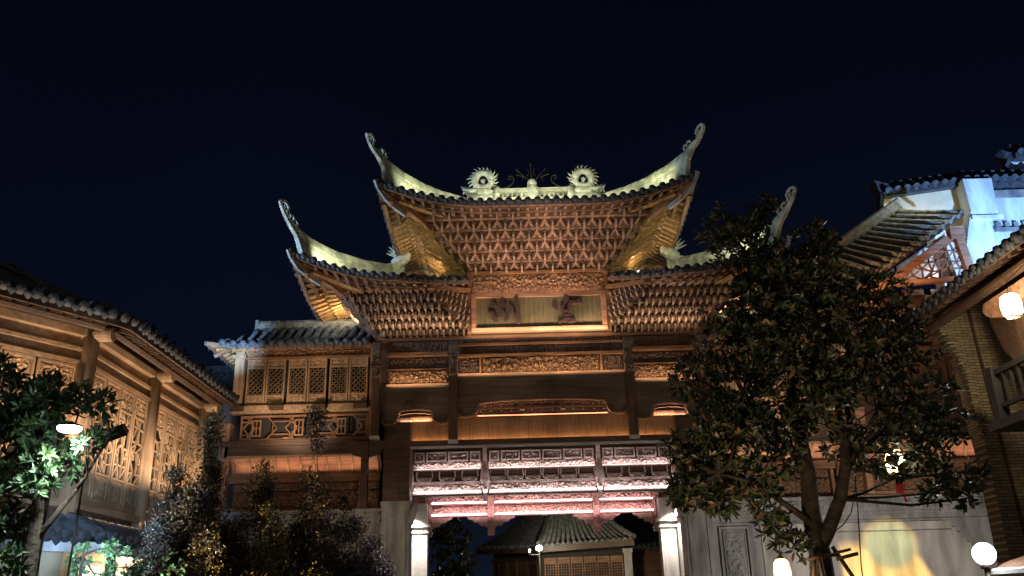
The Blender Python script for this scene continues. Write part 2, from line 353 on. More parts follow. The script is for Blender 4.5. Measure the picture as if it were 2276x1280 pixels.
def hip_roof(part_name, S, xf, u_lo, u_hi, y_back, pitch, r, inner=None, label=None, parent=None):
    """Builds the roof: tile covering (the part itself), rafters, fascia, soffit. inner(u) gives the eave y where the inner mitre cuts back."""
    root = None
    tl = MB(xf); ra = MB(xf); rss = []; fa = MB(xf); so = MB(xf); dr = MB(xf)
    us = []
    n = int(round((u_hi - u_lo) / pitch)); p = (u_hi - u_lo) / n
    ye = (lambda u: max(S.yf, inner(u))) if inner else (lambda u: S.yf)
    # pan surface
    def pan(a, b):
        u = u_lo + (u_hi - u_lo) * a; y0 = ye(u); return S(u, y0 + (S.yr - y0) * b, -.03)
    tl.grid(pan, n * 2, 12)
    for i in range(n):
        u = u_lo + (i + .5) * p; y0, y1 = ye(u), S.yhip(u)
        if y1 - y0 < .25: continue
        m = max(2, int((y1 - y0) / .3))
        tile_col(tl, [S(u, y0 + (y1 - y0) * t / m) for t in range(m + 1)], (1, 0, 0), r)
        if i:
            ub = u - p / 2; y0b = ye(ub); drip(dr, S(ub, y0b), S(ub + .05, ye(ub + .05)) - S(ub - .05, ye(ub - .05)), (0, -1, 0), p - r * 1.3, r * 1.9)
        # rafter pairs and the boards over them
        a, b = S(u, y0 + .14, -.17), S(u, y0 + .75, -.23)
        ra.bar(a, b, .085, .085)
        a, b = S(u, y0 + .6, -.31), S(u, y0 + 1.75, -.40)
        ra.bar(a, b, .1, .1)
    for i in range(n * 2):
        ua, ub = u_lo + i * p / 2, u_lo + (i + 1) * p / 2; ya, yb2 = ye(ua), ye(ub)
        fa.bar(S(ua, ya + .05, -.1), S(ub, yb2 + .05, -.1), .05, .12)
        fa.bar(S(ua, ya + .66, -.25), S(ub, yb2 + .66, -.25), .06, .1)
    so.grid(lambda a, b: S(u_lo + (u_hi - u_lo) * a, ye(u_lo + (u_hi - u_lo) * a) + .03 + 1.9 * b, -.13), n, 4)
    # flank eaves (both ends for the two-ended roof)
    for sg in ((1, -1) if S.two else (1,)):
        rs = MB(xf); rss.append(rs)
        m = int(round((y_back - S.yf) / pitch)); q = (y_back - S.yf) / m
        tl.grid(lambda a, b: S(sg * (S.W - (S.W - S.wr) * b), S.yf + (y_back - S.yf) * a, -.03), m, 8)
        for j in range(m):
            y = S.yf + (j + .5) * q; xh = S.xhip(y); k = max(2, int((S.W - xh) / .3))
            if S.W - xh > .2:
                tile_col(tl, [S(sg * (S.W - (S.W - xh) * t / k), y) for t in range(k + 1)], (0, 1, 0), r)
            drip(dr, S(sg * S.W, y + q / 2), (0, 1, 0), (sg, 0, 0), q - r * 1.3, r * 1.9)
            # fanned rafters near the corner, straight further back
            fan = min(1.1, max(0, 1.6 - (y - S.yf)) * .7)
            rs.bar(S(sg * (S.W - .12), y, -.17), S(sg * (S.W - .8), y + fan * .4, -.22), .16, .11)
            rs.bar(S(sg * (S.W - .62), y + fan * .25, -.31), S(sg * (S.W - 1.9), y + fan, -.40), .17, .12)
        for j in range(m):
            a, b = S.yf + j * q, S.yf + (j + 1) * q
            fa.bar(S(sg * (S.W - .05), a, -.1), S(sg * (S.W - .05), b, -.1), .05, .12)
        so.grid(lambda a, b: S(sg * (S.W - .03 - 1.9 * b), S.yf + (y_back - S.yf) * a, -.13), m, 4)
    tl.v += dr.v; k_ = len(tl.v) - len(dr.v); tl.f += [tuple(i + k_ for i in f) for f in dr.f]
    top = tl.build(part_name, "tile", parent or gate, True)
    if label: top['label'] = label
    ra.build('front_rafters', 'red', top)
    for q in rss: q.build('flank_rafters', 'yellowlit', top)
    fa.build('eave_board', 'red', top); so.build('soffit_board', 'red', top)
    return top
def hip_ridge(S, xf, sg, stations, curl, scrolls, parent):
    """Plastered hip ridge standing on the hip line and sweeping out past the corner into an upturned curling horn.
    stations: (t of the foot, z of the foot or None for the roof surface, t of the crest, z of the crest, width), t = 0 at the ridge, 1 at the corner."""
    HP = lambda t, z: V((sg * (S.wr + (S.W - S.wr) * t), S.yr - S.D * t, z))
    prof = [(-.5, 0), (-.5, .66), (-.66, .7), (-.66, .8), (-.46, .83), (-.46, .9), (-.3, 1), (.3, 1), (.46, .9), (.46, .83), (.66, .8), (.66, .7), (.5, .66), (.5, 0)]
    sd = V((S.D, sg * (S.W - S.wr), 0)).normalized(); fine = []
    for k in range(len(stations) - 1):
        for f in (0, .25, .5, .75): fine.append([None if (a is None or b is None) else a + (b - a) * f for a, b in zip(stations[k], stations[k + 1])])
    fine.append(list(stations[-1])); m = MB(xf); vs = []; K = len(prof)
    for tb, zb, tt, zt, w in fine:
        if zb is None: p = S(sg * (S.wr + (S.W - S.wr) * tb), S.yr - S.D * tb); b = HP(tb, p.z - .05)
        else: b = HP(tb, zb)
        q = HP(tt, zt)
        vs += [b + (q - b) * f + sd * (a * w) for a, f in prof]
    n = len(fine)
    m.add(vs, [(i * K + j, i * K + (j + 1) % K, (i + 1) * K + (j + 1) % K, (i + 1) * K + j) for i in range(n - 1) for j in range(K)] + [tuple(range(K - 1, -1, -1)), tuple((n - 1) * K + j for j in range(K))])
    h = m.build('hip_ridge', 'ridge', parent)
    m = MB(xf); c = [HP(*p) for p in curl]; m.tube(c, [.062 - .03 * i / len(c) for i in range(len(c))], 7)
    for pl in scrolls: m.tube([HP(*p) for p in pl], [.05 - .025 * i / len(pl) for i in range(len(pl))], 6)
    ln = sorted((p[0] for p in scrolls), key=lambda p: p[0]); m.tube([HP(*p) for p in ln] + [c[0]], .03, 5)
    m.build('horn_scroll', 'ornament', parent, True)
    return h

# --- upper roof
SU = Hip(5.0, 2.6, 25.3, 29.6, 13.98, 2.0, .75, 3.4)
up_roof = hip_roof('upper_roof', SU, side(1), -5.0, 5.0, 33.0, .305, .102)
stU = [(0, None, 0, 16.26, .24), (.31, None, .31, 15.88, .24), (.53, None, .53, 15.69, .23), (.76, None, .76, 15.61, .22), (.9, None, .9, 15.64, .2), (.965, 14.85, .96, 15.68, .18), (.99, 15.32, 1.0, 15.73, .16), (1.02, 15.46, 1.035, 15.79, .14), (1.05, 15.57, 1.06, 15.84, .12), (1.1, 15.69, 1.092, 15.81, .11), (1.142, 15.86, 1.124, 15.92, .1), (1.165, 16.02, 1.145, 16.05, .1), (1.17, 16.1, 1.15, 16.1, .1)]
cuU = [(1.158, 16.06), (1.165, 16.15), (1.15, 16.23), (1.12, 16.23), (1.096, 16.16), (1.086, 16.05), (1.092, 15.97), (1.106, 15.98)]
scU = [[(1.0, 15.74), (.985, 15.86), (.995, 15.97), (1.02, 15.96), (1.02, 15.87)], [(.975, 15.7), (.955, 15.8), (.96, 15.9), (.98, 15.92)], [(1.1, 15.8), (1.088, 15.9), (1.1, 15.98)], [(1.13, 15.95), (1.112, 16.04), (1.125, 16.12)]]
stS = [(0, None, 0, 13.6, .24), (.34, None, .34, 13.24, .24), (.6, None, .6, 13.07, .23), (.75, None, .75, 13.05, .22), (.88, None, .88, 13.09, .2), (.955, 12.5, .955, 13.18, .18), (.985, 12.8, .99, 13.25, .16), (1.01, 12.98, 1.03, 13.32, .14), (1.05, 13.13, 1.056, 13.38, .12), (1.09, 13.33, 1.083, 13.46, .11), (1.13, 13.54, 1.112, 13.6, .1), (1.152, 13.72, 1.13, 13.74, .1)]
cuS = [(1.142, 13.72), (1.155, 13.83), (1.143, 13.91), (1.115, 13.92), (1.088, 13.86), (1.075, 13.75), (1.08, 13.66), (1.094, 13.67)]
scS = [[(1.04, 13.36), (1.02, 13.48), (1.035, 13.58), (1.06, 13.57), (1.055, 13.49)], [(1.0, 13.28), (.985, 13.38), (1.0, 13.47)], [(1.09, 13.48), (1.08, 13.6), (1.095, 13.68)], [(1.12, 13.62), (1.1, 13.72), (1.115, 13.8)]]
for s in (-1, 1):
    hip_ridge(SU, side(1), s, stU, cuU, scU, up_roof)
    cb = MB(side(s))
    cb.bar((3.75, 26.55, 13.9), (4.98, 25.28, 14.52), .2, .26); ct = MB(side(s)); cp_ = [(4.3, 26.0, 13.92), (4.62, 25.66, 14.06), (4.88, 25.4, 14.26), (5.06, 25.2, 14.5), (5.16, 25.1, 14.76)]
    for p_, q_ in zip(cp_, cp_[1:]): ct.bar(p_, q_, .1, .15)
    ct.build('corner_tip', 'stone', up_roof)
    cb.tube([(4.62, 25.42, 14.16), (4.66, 25.36, 14.05), (4.62, 25.4, 13.93)], [.05, .11, .05], 8)
    cb.build('corner_beam', 'gate', up_roof)
# main ridge between the dragons
rd = MB(side(1)); rd.box(-1.4, 1.4, 29.48, 29.72, 15.85, 16.12); rd.box(-1.4, 1.4, 29.44, 29.76, 16.36, 16.46); rd.box(-1.4, 1.4, 29.5, 29.7, 16.46, 16.56); rd.box(-1.4, 1.4, 29.42, 29.78, 16.12, 16.16)
for i in range(16):
    x = -1.3 + 2.6 * i / 15
    if abs(x) < .2: continue
    rd.lathe([(.035, 16.16), (.055, 16.22), (.03, 16.28), (.05, 16.32), (.03, 16.36)], (x, 29.6, 0), 8)
rd.build('main_ridge', 'ridge', up_roof)
fn = MB(side(1)); fn.lathe([(.2, 15.9), (.2, 16.2), (.24, 16.3), (.25, 16.5), (.22, 16.62), (.15, 16.66), (.17, 16.72), (.18, 16.82), (.13, 16.92), (.05, 16.95)], (-.03, 29.6, 0), 18)
fn.build('vase_finial', 'ornament', up_roof, True)
tr = MB(side(1))
for a, b in (((-.03, 16.9), (-.07, 17.66)), ((-.12, 16.88), (-.62, 17.4)), ((.06, 16.88), (.52, 17.42))):
    tr.tube([(a[0], 29.6, a[1]), (b[0], 29.6, b[1])], [.022, .016], 6)
    d = V((b[0] - a[0], 0, b[1] - a[1])).normalized(); tr.tube([V((b[0], 29.6, b[1])) - d * .12, V((b[0], 29.6, b[1])) - d * .05, V((b[0], 29.6, b[1]))], [.02, .04, .012], 6)
for s in (-1, 1):
    tr.tube([(s * 1.12, 29.6, 16.58), (s * .9, 29.6, 16.68), (s * .74, 29.6, 16.82), (s * .7, 29.6, 16.98), (s * .76, 29.6, 17.1), (s * .88, 29.6, 17.1), (s * .92, 29.6, 17.0), (s * .84, 29.6, 16.95), (s * .8, 29.6, 17.02)], [.03, .028, .026, .024, .022, .02, .018, .016, .014], 6)
    tr.tube([(s * .16 - .05, 29.6, 17.42), (s * .09 - .05, 29.6, 17.3), (s * .09 - .05, 29.6, 17.2), (s * .17 - .05, 29.6, 17.1)], .014, 5)
    tr.tube([(s * .3, 29.6, 17.02), (s * .45, 29.6, 17.12), (s * .62, 29.6, 17.16)], .018, 5); tr.tube([(s * .38, 29.6, 17.08), (s * .37, 29.6, 16.9)], .01, 5)
tr.build('wrought_spears', 'metal', up_roof)
def dragon(xf, cx, y, cz, R, parent, seed):
    """Fish dragon ornament: a spiked curling body with a smaller spiked curl inside, on a scaly base with a flaring tail."""
    rnd = random.Random(seed); m = MB(xf)
    ring = []; rr = []
    for i in range(29):
        a = 2 * pi * i / 28; ring.append((cx + R * .82 * cos(a), y, cz + R * .86 * sin(a))); rr.append(R * (.36 + .05 * sin(a * 3)))
    m.tube(ring, rr, 10)
    for i in range(22):
        a = 2 * pi * i / 22; d = V((cos(a), 0, sin(a))); p = V((cx, y, cz)) + d * R * .84; q = V((-d.z, 0, d.x)); L_ = R * rnd.uniform(.34, .62)
        if d.z < -.75: continue
        m.tube([p + d * R * .2, p + d * (R * .22 + L_ * .55) + q * R * .1, p + d * (R * .22 + L_) + q * R * .3], [R * .12, R * .085, R * .02], 5)
    for k in range(8):
        a = 2 * pi * k / 8 + rnd.random() * .3; m.cone((cx, y - .05, cz - R * .1), (cx + R * .36 * cos(a), y - .08, cz - R * .1 + R * .38 * sin(a)), R * .1)
    m.tube([(cx + .05, y, cz - R * .9), (cx + .03, y, cz - R * .5), (cx, y, cz - R * .15)], [R * .3, R * .2, R * .12], 8)
    # base body, head and flaring tail
    m.tube([(cx - 1.0 * R, y, cz - 1.5 * R), (cx - .4 * R, y, cz - 1.35 * R), (cx + .35 * R, y, cz - 1.3 * R), (cx + 1.0 * R, y, cz - 1.45 * R)], [.28 * R, .5 * R, .52 * R, .36 * R], 10)
    m.tube([(cx + .5 * R, y, cz - 1.6 * R), (cx + 1.1 * R, y, cz - 1.25 * R), (cx + 1.55 * R, y, cz - .95 * R)], [.2 * R, .16 * R, .08 * R], 8)
    m.tube([(cx - .5 * R, y - .05, cz - 1.2 * R), (cx - 1.2 * R, y - .05, cz - 1.15 * R), (cx - 2.0 * R, y - .05, cz - .95 * R)], [.3 * R, .24 * R, .1 * R], 8)
    for k in range(6):
        m.cone((cx - (.9 + .2 * k) * R, y - .04, cz - 1.1 * R), (cx - (1.2 + .22 * k) * R, y - .04, cz - (.72 - .06 * k) * R), .1 * R)
        m.cone((cx - (.6 + .25 * k) * R, y - .06, cz - 1.25 * R), (cx - (.75 + .25 * k) * R, y - .16, cz - 1.75 * R), .12 * R)
    m.box(cx + 1.0 * R, cx + 1.6 * R, y - .16, y + .16, cz - 2.35 * R, cz - .9 * R); m.box(cx - 1.6 * R, cx + 1.0 * R, y - .14, y + .14, cz - 2.6 * R, cz - 1.5 * R)
    return m.build('ridge_dragon', 'ornament', parent, True)
dragon(side(1), -1.86, 29.5, 16.9, .38, up_roof, 1)
dragon(side(-1), -1.9, 29.5, 16.87, .38, up_roof, 2)

# --- side roofs
SS = Hip(7.65, 5.2, 25.3, 29.6, 11.52, 1.6, .9, 3.3, two=False)
def cut(u): return 25.3 if u >= 4.4 else 25.3 + (4.4 - u) * 1.1
side_roofs = []
for s in (-1, 1):
    r_ = hip_roof('side_roof', SS, side(s), 2.36, 7.65, 32.0, .29, .097, inner=cut); side_roofs.append(r_)
    hip_ridge(SS, side(s), 1, stS, cuS, scS, r_)
    cb = MB(side(s)); cb.bar((6.35, 26.7, 11.5), (7.62, 25.28, 12.2), .2, .26); ct = MB(side(s)); cp_ = [(6.95, 26.0, 11.58), (7.26, 25.66, 11.72), (7.53, 25.4, 11.92), (7.7, 25.2, 12.16), (7.8, 25.1, 12.42)]
    for p_, q_ in zip(cp_, cp_[1:]): ct.bar(p_, q_, .1, .15)
    ct.build('corner_tip', 'stone', r_)
    cb.tube([(7.22, 25.48, 11.8), (7.26, 25.42, 11.68), (7.22, 25.46, 11.55)], [.05, .11, .05], 8)
    cb.build('corner_beam', 'gate', r_)
    rg = MB(side(s)); rg.box(4.75, 5.1, 29.48, 29.72, 13.0, 13.5)
    rg.box(4.9, 5.35, 29.42, 29.78, 12.9, 13.62); rg.build('main_ridge', 'ridge', r_)
    # crouching ornament with antler-like fronds at the ridge end
    m = MB(side(s)); m.tube([(5.1, 29.5, 13.55), (4.9, 29.5, 13.75), (4.7, 29.5, 13.9), (4.62, 29.5, 14.15)], [.22, .26, .2, .12], 9)
    rnd = random.Random(5 + s)
    for k in range(11):
        a = .3 + 2.2 * k / 10; p0 = V((4.85, 29.48, 13.8)); L = .55 + .25 * rnd.random()
        d = V((cos(a) * .8, 0, sin(a))); m.tube([p0 + d * .15, p0 + d * L * .6 + V((.03, 0, .02)), p0 + d * L + V((.1, 0, .05))], [.06, .045, .015], 6)
        m.cone(p0 + d * L * .6, p0 + d * L * .75 + V((.14, 0, .03)), .035)
    m.build('ridge_dragon', 'ornament', r_, True)

# --- bracket clusters
def nose_poly(k): return [(-.16 * k, -.06 * k), (.1 * k, -.06 * k), (.2 * k, 0), (.27 * k, .09 * k), (.27 * k, .2 * k), (.2 * k, .24 * k), (.08 * k, .24 * k), (-.16 * k, .24 * k)]
def bracket_row(mb, o, al, out, L, off, H, f, f2, pitch, r, m0, m1, k, last):
    al, out, Z = V(al).normalized(), V(out).normalized(), V((0, 0, 1)); o = V(o)
    b = o + out * (off * f) + Z * (H * f); dn = out * (off * (f2 - f)) + Z * (H * (f2 - f))
    lo, hi = -m0 * off * f, L + m1 * off * f
    n = int((hi - lo) / pitch) + 2; c = L / 2; sh = .5 * (r % 2)
    mb.bar(b + al * lo - out * .1 * k + Z * .02, b + al * hi - out * .1 * k + Z * .02, .07 * k, .1 * k)
    for i in range(-n, n + 1):
        x = c + (i + sh) * pitch
        if x < lo + .02 or x > hi - .02: continue
        p = b + al * x; w = .085 * k if k < .8 else .062
        mb.prism(nose_poly(k), p - al * w / 2 - Z * .06 * k, out, Z, al * w)
        mb.obox(p + Z * .2 * k - out * .02, al * .085 * k, out * .075 * k, Z * .045 * k)
        mb.obox(p + al * pitch / 2 + Z * .03 - out * .03 * k, al * pitch * (.2 if k < .8 else .27), out * .045 * k, Z * (.05 if k < .8 else .075) * k)
        if not last:
            for sg in (-1, 1):
                q = p + dn + al * sg * pitch / 2
                if lo - m0 * .3 < (q - b - dn).dot(al) < hi + m1 * .3 + .2:
                    a_ = .075 * k if k > .8 else .03; m_ = p + al * sg * pitch * .2 + Z * .02 * k; e_ = p + al * sg * pitch * .45 + dn * (.42 if k < .8 else .5) + Z * (.1 if k < .8 else .06) * k
                    mb.bar(p + al * sg * .02 + Z * .03 * k, m_, a_ * 1.4, .12 * k); mb.bar(m_, e_, a_ * 1.2, .11 * k); mb.obox(e_ + Z * .05 * k, al * .055 * k, out * .06 * k, Z * .04 * k)
def cluster(faces, rows, pitch, k, mat, xf):
    """faces: (origin, along, out, length, overhang, height, mitre at start, mitre at end)."""
    bd = MB(xf)
    for o, al, out, L, off, H, m0, m1 in faces:
        o, al, out = V(o), V(al).normalized(), V(out).normalized(); Z = V((0, 0, 1)); back = -out * .2 * k + Z * .12
        bd.add([o + back, o + al * L + back, o + al * (L + m1 * off) + out * off + Z * H + back, o - al * m0 * off + out * off + Z * H + back], [(0, 1, 2, 3)])
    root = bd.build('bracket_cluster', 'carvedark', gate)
    for r in range(rows):
        mb = MB(xf); f, f2 = r / (rows - 1), (r + 1) / (rows - 1)
        for o, al, out, L, off, H, m0, m1 in faces: bracket_row(mb, o, al, out, L, off, H, f, f2, pitch, r, m0, m1, k, r == rows - 1)
        mb.build('bracket_tier', mat, root)
    return root
cluster([((-2.43, 28, 12.66), (1, 0, 0), (0, -1, 0), 4.86, 1.5, 1.32, 1, 1)], 6, .525, 1.15, 'red', side(1))
for s in (-1, 1): cluster([((2.43, 28, 12.66), (0, 1, 0), (1, 0, 0), 2.9, 1.5, 1.32, 1, 1)], 6, .525, 1.15, 'yellowlit', side(s))
for s in (-1, 1):
    cluster([((2.3, 28, 10.42), (1, 0, 0), (0, -1, 0), 3.1, 1.2, 1.18, -1.12, .9), ((5.4, 28, 10.42), (0, 1, 0), (.9, 0, 0), 2.6, 1.1, 1.18, 1, 1),
             ], 6, .222, .78, 'bracket', side(s))
    # the inner mitre, running back to the wall
    mb = MB(side(s)); D2 = V((-1, 1, 0)).normalized(); O2 = V((-1, -1, 0)).normalized()
    for r in range(6):
        f = r / 5; o = V((2.3 + 1.3 * f, 28 - 1.2 * f, 10.42 + 1.18 * f)); e_ = V((2.32, 28 - .02, 10.42 + 1.18 * f)); d = e_ - o; L = d.length
        if L < .15: continue
        al = d.normalized(); out = V((al.y, -al.x, 0)); out = out if out.x < 0 else -out
        mb.bar(o, e_, .05, .07)
        for i in range(int(L / .2)):
            p = o + al * (.1 + i * .2); mb.prism(nose_poly(.62), p - V((0, 0, .04)) - al * .03, out, (0, 0, 1), al * .055); mb.obox(p + V((0, 0, .13)), al * .055, out * .05, V((0, 0, .03)))
            if f < 1: mb.bar(p, p + out * -.0 + V((0, 0, .24)), .04, .05)
    mb.add([(2.31, 28.0, 10.42), (3.6, 26.82, 11.6), (2.31, 28.0, 11.75)], [(0, 1, 2)])
    mb.build('inner_brackets', 'bracket', gate)
# closing boards on top of the clusters, behind the eave rafters
pl = MB(side(1))
for s in (-1, 1): pl.bar((-3.98, 26.5, 14.0), (3.98, 26.5, 14.0), .14, .16) if s > 0 else None
pl.bar((-3.95, 26.4, 14.02), (-3.95, 32, 14.02), .14, .16); pl.bar((3.95, 26.4, 14.02), (3.95, 32, 14.02), .14, .16)
pl.build('eave_purlin', 'red', gate)
for s in (-1, 1):
    pl = MB(side(s)); pl.bar((3.4, 26.75, 11.66), (6.55, 26.75, 11.66), .13, .15); pl.bar((6.5, 26.7, 11.68), (6.5, 31, 11.68), .13, .15); pl.bar((3.5, 26.75, 11.66), (2.32, 27.85, 11.9), .11, .14)
    pl.build('eave_purlin', 'gate', gate)

# --- body, carved bands and beams
FG = Fr((X0, YG, 0), 0)
bd = MB(side(1)); bd.box(-2.4, 2.4, 28.16, 31.0, 10.3, 14.4); bd.box(-5.3, -2.4, 28.16, 31.2, 7.6, 11.9); bd.box(2.4, 5.3, 28.16, 31.2, 7.6, 11.9); bd.box(-2.4, 2.4, 28.16, 31.2, 7.6, 10.3)
bd.build('core_wall', 'dark', gate)
def band(name, mat, u0, u1, z0, z1, n=.0, depth=.06, seed=1, sc=6, kind='figure', cell=.035):
    m = MB(); relief(m, FG, u0, u1, z0, z1, n, depth, seed, sc, kind, cell); return m.build(name, mat, gate)
band('carved_frieze', 'carve', -2.28, 2.28, 11.86, 12.5, .02, .1, 3, 5.5, 'leaf', .032)
rl = MB()
for u0, u1, z, h, n in ((-2.4, 2.4, 12.56, .1, .1), (-2.36, 2.36, 11.79, .1, .08), (-5.25, 5.25, 10.30, .12, -.02)):
    fbox(rl, FG, u0, u1, -.16, n, z - h / 2, z + h / 2)
for s in (-1, 1): fbox(rl, FG, s * 2.34 - .06, s * 2.34 + .06, -.1, .16, 10.36, 12.5)
rl.build('moulding', 'gate', gate)
# central bay: three bands; side bays: three bands
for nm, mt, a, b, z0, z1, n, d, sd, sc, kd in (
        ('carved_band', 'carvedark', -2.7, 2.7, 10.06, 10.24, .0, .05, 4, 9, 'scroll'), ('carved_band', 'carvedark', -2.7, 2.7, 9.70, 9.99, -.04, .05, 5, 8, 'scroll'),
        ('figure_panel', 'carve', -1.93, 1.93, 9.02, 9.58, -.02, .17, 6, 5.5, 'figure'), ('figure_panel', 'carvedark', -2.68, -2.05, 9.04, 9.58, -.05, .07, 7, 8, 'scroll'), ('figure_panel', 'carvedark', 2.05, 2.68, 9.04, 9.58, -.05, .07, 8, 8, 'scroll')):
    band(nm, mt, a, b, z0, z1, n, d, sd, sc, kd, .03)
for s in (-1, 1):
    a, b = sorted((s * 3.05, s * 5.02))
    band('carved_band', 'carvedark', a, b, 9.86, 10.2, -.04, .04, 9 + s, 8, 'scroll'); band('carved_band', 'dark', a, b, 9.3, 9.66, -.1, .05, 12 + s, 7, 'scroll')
    band('figure_panel', 'carve', a, b, 8.72, 9.2, -.03, .14, 15 + s, 6.5, 'figure', .03)
rl = MB()
for u0, u1, z, h, n in ((-2.74, 2.74, 10.025, .06, .1), (-2.74, 2.74, 9.64, .09, .1), (-2.74, 2.74, 8.97, .09, .16)): fbox(rl, FG, u0, u1, -.16, n, z - h / 2, z + h / 2)
for u in (-1.99, 1.99): fbox(rl, FG, u - .035, u + .035, -.16, .08, 9.02, 9.6)
for s in (-1, 1):
    for z, h, n in ((9.75, .12, .09), (8.68, .08, .15), (9.24, .04, .02)):
        a, b = sorted((s * 3.02, s * 5.06)); fbox(rl, FG, a, b, -.16, n, z - h / 2, z + h / 2)
rl.build('moulding', 'gate', gate)
# crescent beams with scrolled ends
def crescent(u0, u1, zt, zb, arch, endw, depth, y, xf, name='crescent_beam'):
    n = 14; poly = [(u0, zt)]
    poly += [(u0, zb + .12), (u0 + .06, zb + .02), (u0 + endw * .5, zb), (u0 + endw * .85, zb + .06), (u0 + endw, zb + .2), (u0 + endw * 1.05, zb + .34)]
    for i in range(n + 1):
        t = i / n; u = u0 + endw * 1.12 + (u1 - u0 - endw * 2.24) * t; poly.append((u, zb + .42 + arch * sin(pi * t) ** .6))
    poly += [(u1 - endw * 1.05, zb + .34), (u1 - endw, zb + .2), (u1 - endw * .85, zb + .06), (u1 - endw * .5, zb), (u1 - .06, zb + .02), (u1, zb + .12), (u1, zt)]
    poly += [(u0 + (u1 - u0) * (1 - i / 8), zt + .05 * sin(pi * i / 8)) for i in range(1, 8)]
    m = MB(xf); m.prism(poly, (0, y, 0), (1, 0, 0), (0, 0, 1), (0, depth, 0))
    b = m.build(name, 'beam', gate)
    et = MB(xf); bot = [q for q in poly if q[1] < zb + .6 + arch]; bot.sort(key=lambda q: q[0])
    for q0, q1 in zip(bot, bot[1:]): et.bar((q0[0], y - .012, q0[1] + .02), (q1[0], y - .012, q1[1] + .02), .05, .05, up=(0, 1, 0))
    et.build('lit_edge', 'cedar', b)  # pale strips put in for the lamplit lower edge of the beam
    # the carved medallion, whisker grooves and scroll curls
    md = MB(xf); c = (u0 + u1) / 2; zc = zt - (zt - zb) * .36; w = (u1 - u0) * .13; h = (zt - zb) * .2; rnd = random.Random(int(u0 * 10))
    for k in range(26):
        a = rnd.random() * 2 * pi; q = sqrt(rnd.random()); p = V((c + w * q * cos(a), y - .01, zc + h * q * sin(a))); b2 = rnd.random() * 6
        md.tube([p + V((.07 * cos(b2 + t), -.02 * (1 - t * .2), .06 * sin(b2 + t))) for t in (0, .8, 1.6, 2.4)], [.02, .03, .03, .015], 5)
    for sg, ue in ((1, u0), (-1, u1)):
        md.tube([(ue + sg * endw * 1.15, y - .005, zb + .5), (ue + sg * endw * 1.45, y - .005, zb + .66), (ue + sg * endw * 1.62, y - .005, zb + .92)], [.02, .025, .006], 5)
        for k in range(9):
            a = pi + pi * k / 8; md.tube([(ue + sg * endw * .5 + endw * .3 * cos(a), y - .01, zb + .3 + .16 * sin(a)), (ue + sg * endw * .5 + endw * .46 * cos(a), y - .02, zb + .3 + .27 * sin(a))], .03, 5)
    md.build('carved_medallion', 'beam', b)
    # gilded underside carving that catches the lamp below
    un = MB(xf)
    for i in range(10):
        t0, t1 = i / 10, (i + 1) / 10; P_ = lambda t: (u0 + endw * 1.15 + (u1 - u0 - endw * 2.3) * t, y + .05, zb + .43 + arch * sin(pi * t) ** .6)
        un.bar(P_(t0), P_(t1), .07, .03)
    for i in range(40):
        t = (i + .5) / 40; u = u0 + endw * 1.15 + (u1 - u0 - endw * 2.3) * t; z = zb + .42 + arch * sin(pi * t) ** .6
        un.obox((u, y + .05, z - .03 - .03 * abs(sin(i * 1.7))), (.03 + .01 * sin(i * 2.3), 0, 0), (0, .03, 0), (0, 0, .02 + .015 * abs(sin(i * 1.7))))
    un.build('underside_carving', 'carve', b)
    return b
crescent(-2.72, 2.72, 8.9, 7.56, .1, .62, .34, 27.86, side(1))
for s in (-1, 1): crescent(3.02, 5.18, 8.6, 7.36, .06, .52, .32, 27.86, side(s))
# slim rail with little posts below the central crescent beam
r2 = MB(side(1)); r2.box(-2.15, 2.15, 27.95, 28.05, 7.84, 7.92)
for i in range(13):
    x = -2.0 + 4.0 * i / 12; r2.box(x - .02, x + .02, 27.93, 28.06, 7.78, 8.1)
for x in (-.66, .66): r2.box(x - .07, x + .07, 27.9, 28.07, 7.78, 8.15)
r2b = r2.build('pendant_rail', 'carve', gate); r2 = MB(side(1)); r2.box(-2.12, 2.12, 27.985, 28.015, 7.80, 7.84)
for i in range(-30, 31): r2.box(i * .068 - .016, i * .068 + .016, 27.97, 28.03, 7.72 + .03 * (i % 2), 7.84)
r2.build('fringe', 'dark', r2b)
# hanging posts
def hang_post(u, z0, z1, w, y, s, carve_z):
    m = MB(side(s)); m.box(u - w / 2, u + w / 2, y, y + w, z0 + .1, z1)
    p = m.build('hanging_post', 'gatev', gate)
    q = MB(side(s)); q.box(u - w / 2 - .02, u + w / 2 + .02, y - .02, y + w + .02, z0, z0 + .1); q.build('pale_cap', 'stonelit', p)
    c = MB(side(s)); rnd = random.Random(int(u * 7 + s))
    c.prism([(-.14, 0), (-.02, 0), (.05, .1), (.02, .3), (.09, .6), (.05, .8), (.12, 1.05), (.1, 1.18), (-.14, 1.18)], (u - w * .46, y, carve_z), (0, -1, 0), (0, 0, 1), (w * .92, 0, 0))
    for k in range(34):
        z = carve_z + .1 + rnd.random() * 1.0; x = u + rnd.uniform(-w * .45, w * .45); a = rnd.random() * 6
        c.tube([(x + .06 * cos(a + t), y - .06 - .02 * t, z + .06 * sin(a + t)) for t in (0, .9, 1.8)], [.025, .035, .012], 5)
    c.build('carved_bracket', 'beam', p)
    return p
for s in (-1, 1):
    hang_post(2.87, 6.72, 10.1, .28, 27.62, s, 8.85); hang_post(5.36, 6.9, 10.1, .26, 27.6, s, 8.85)
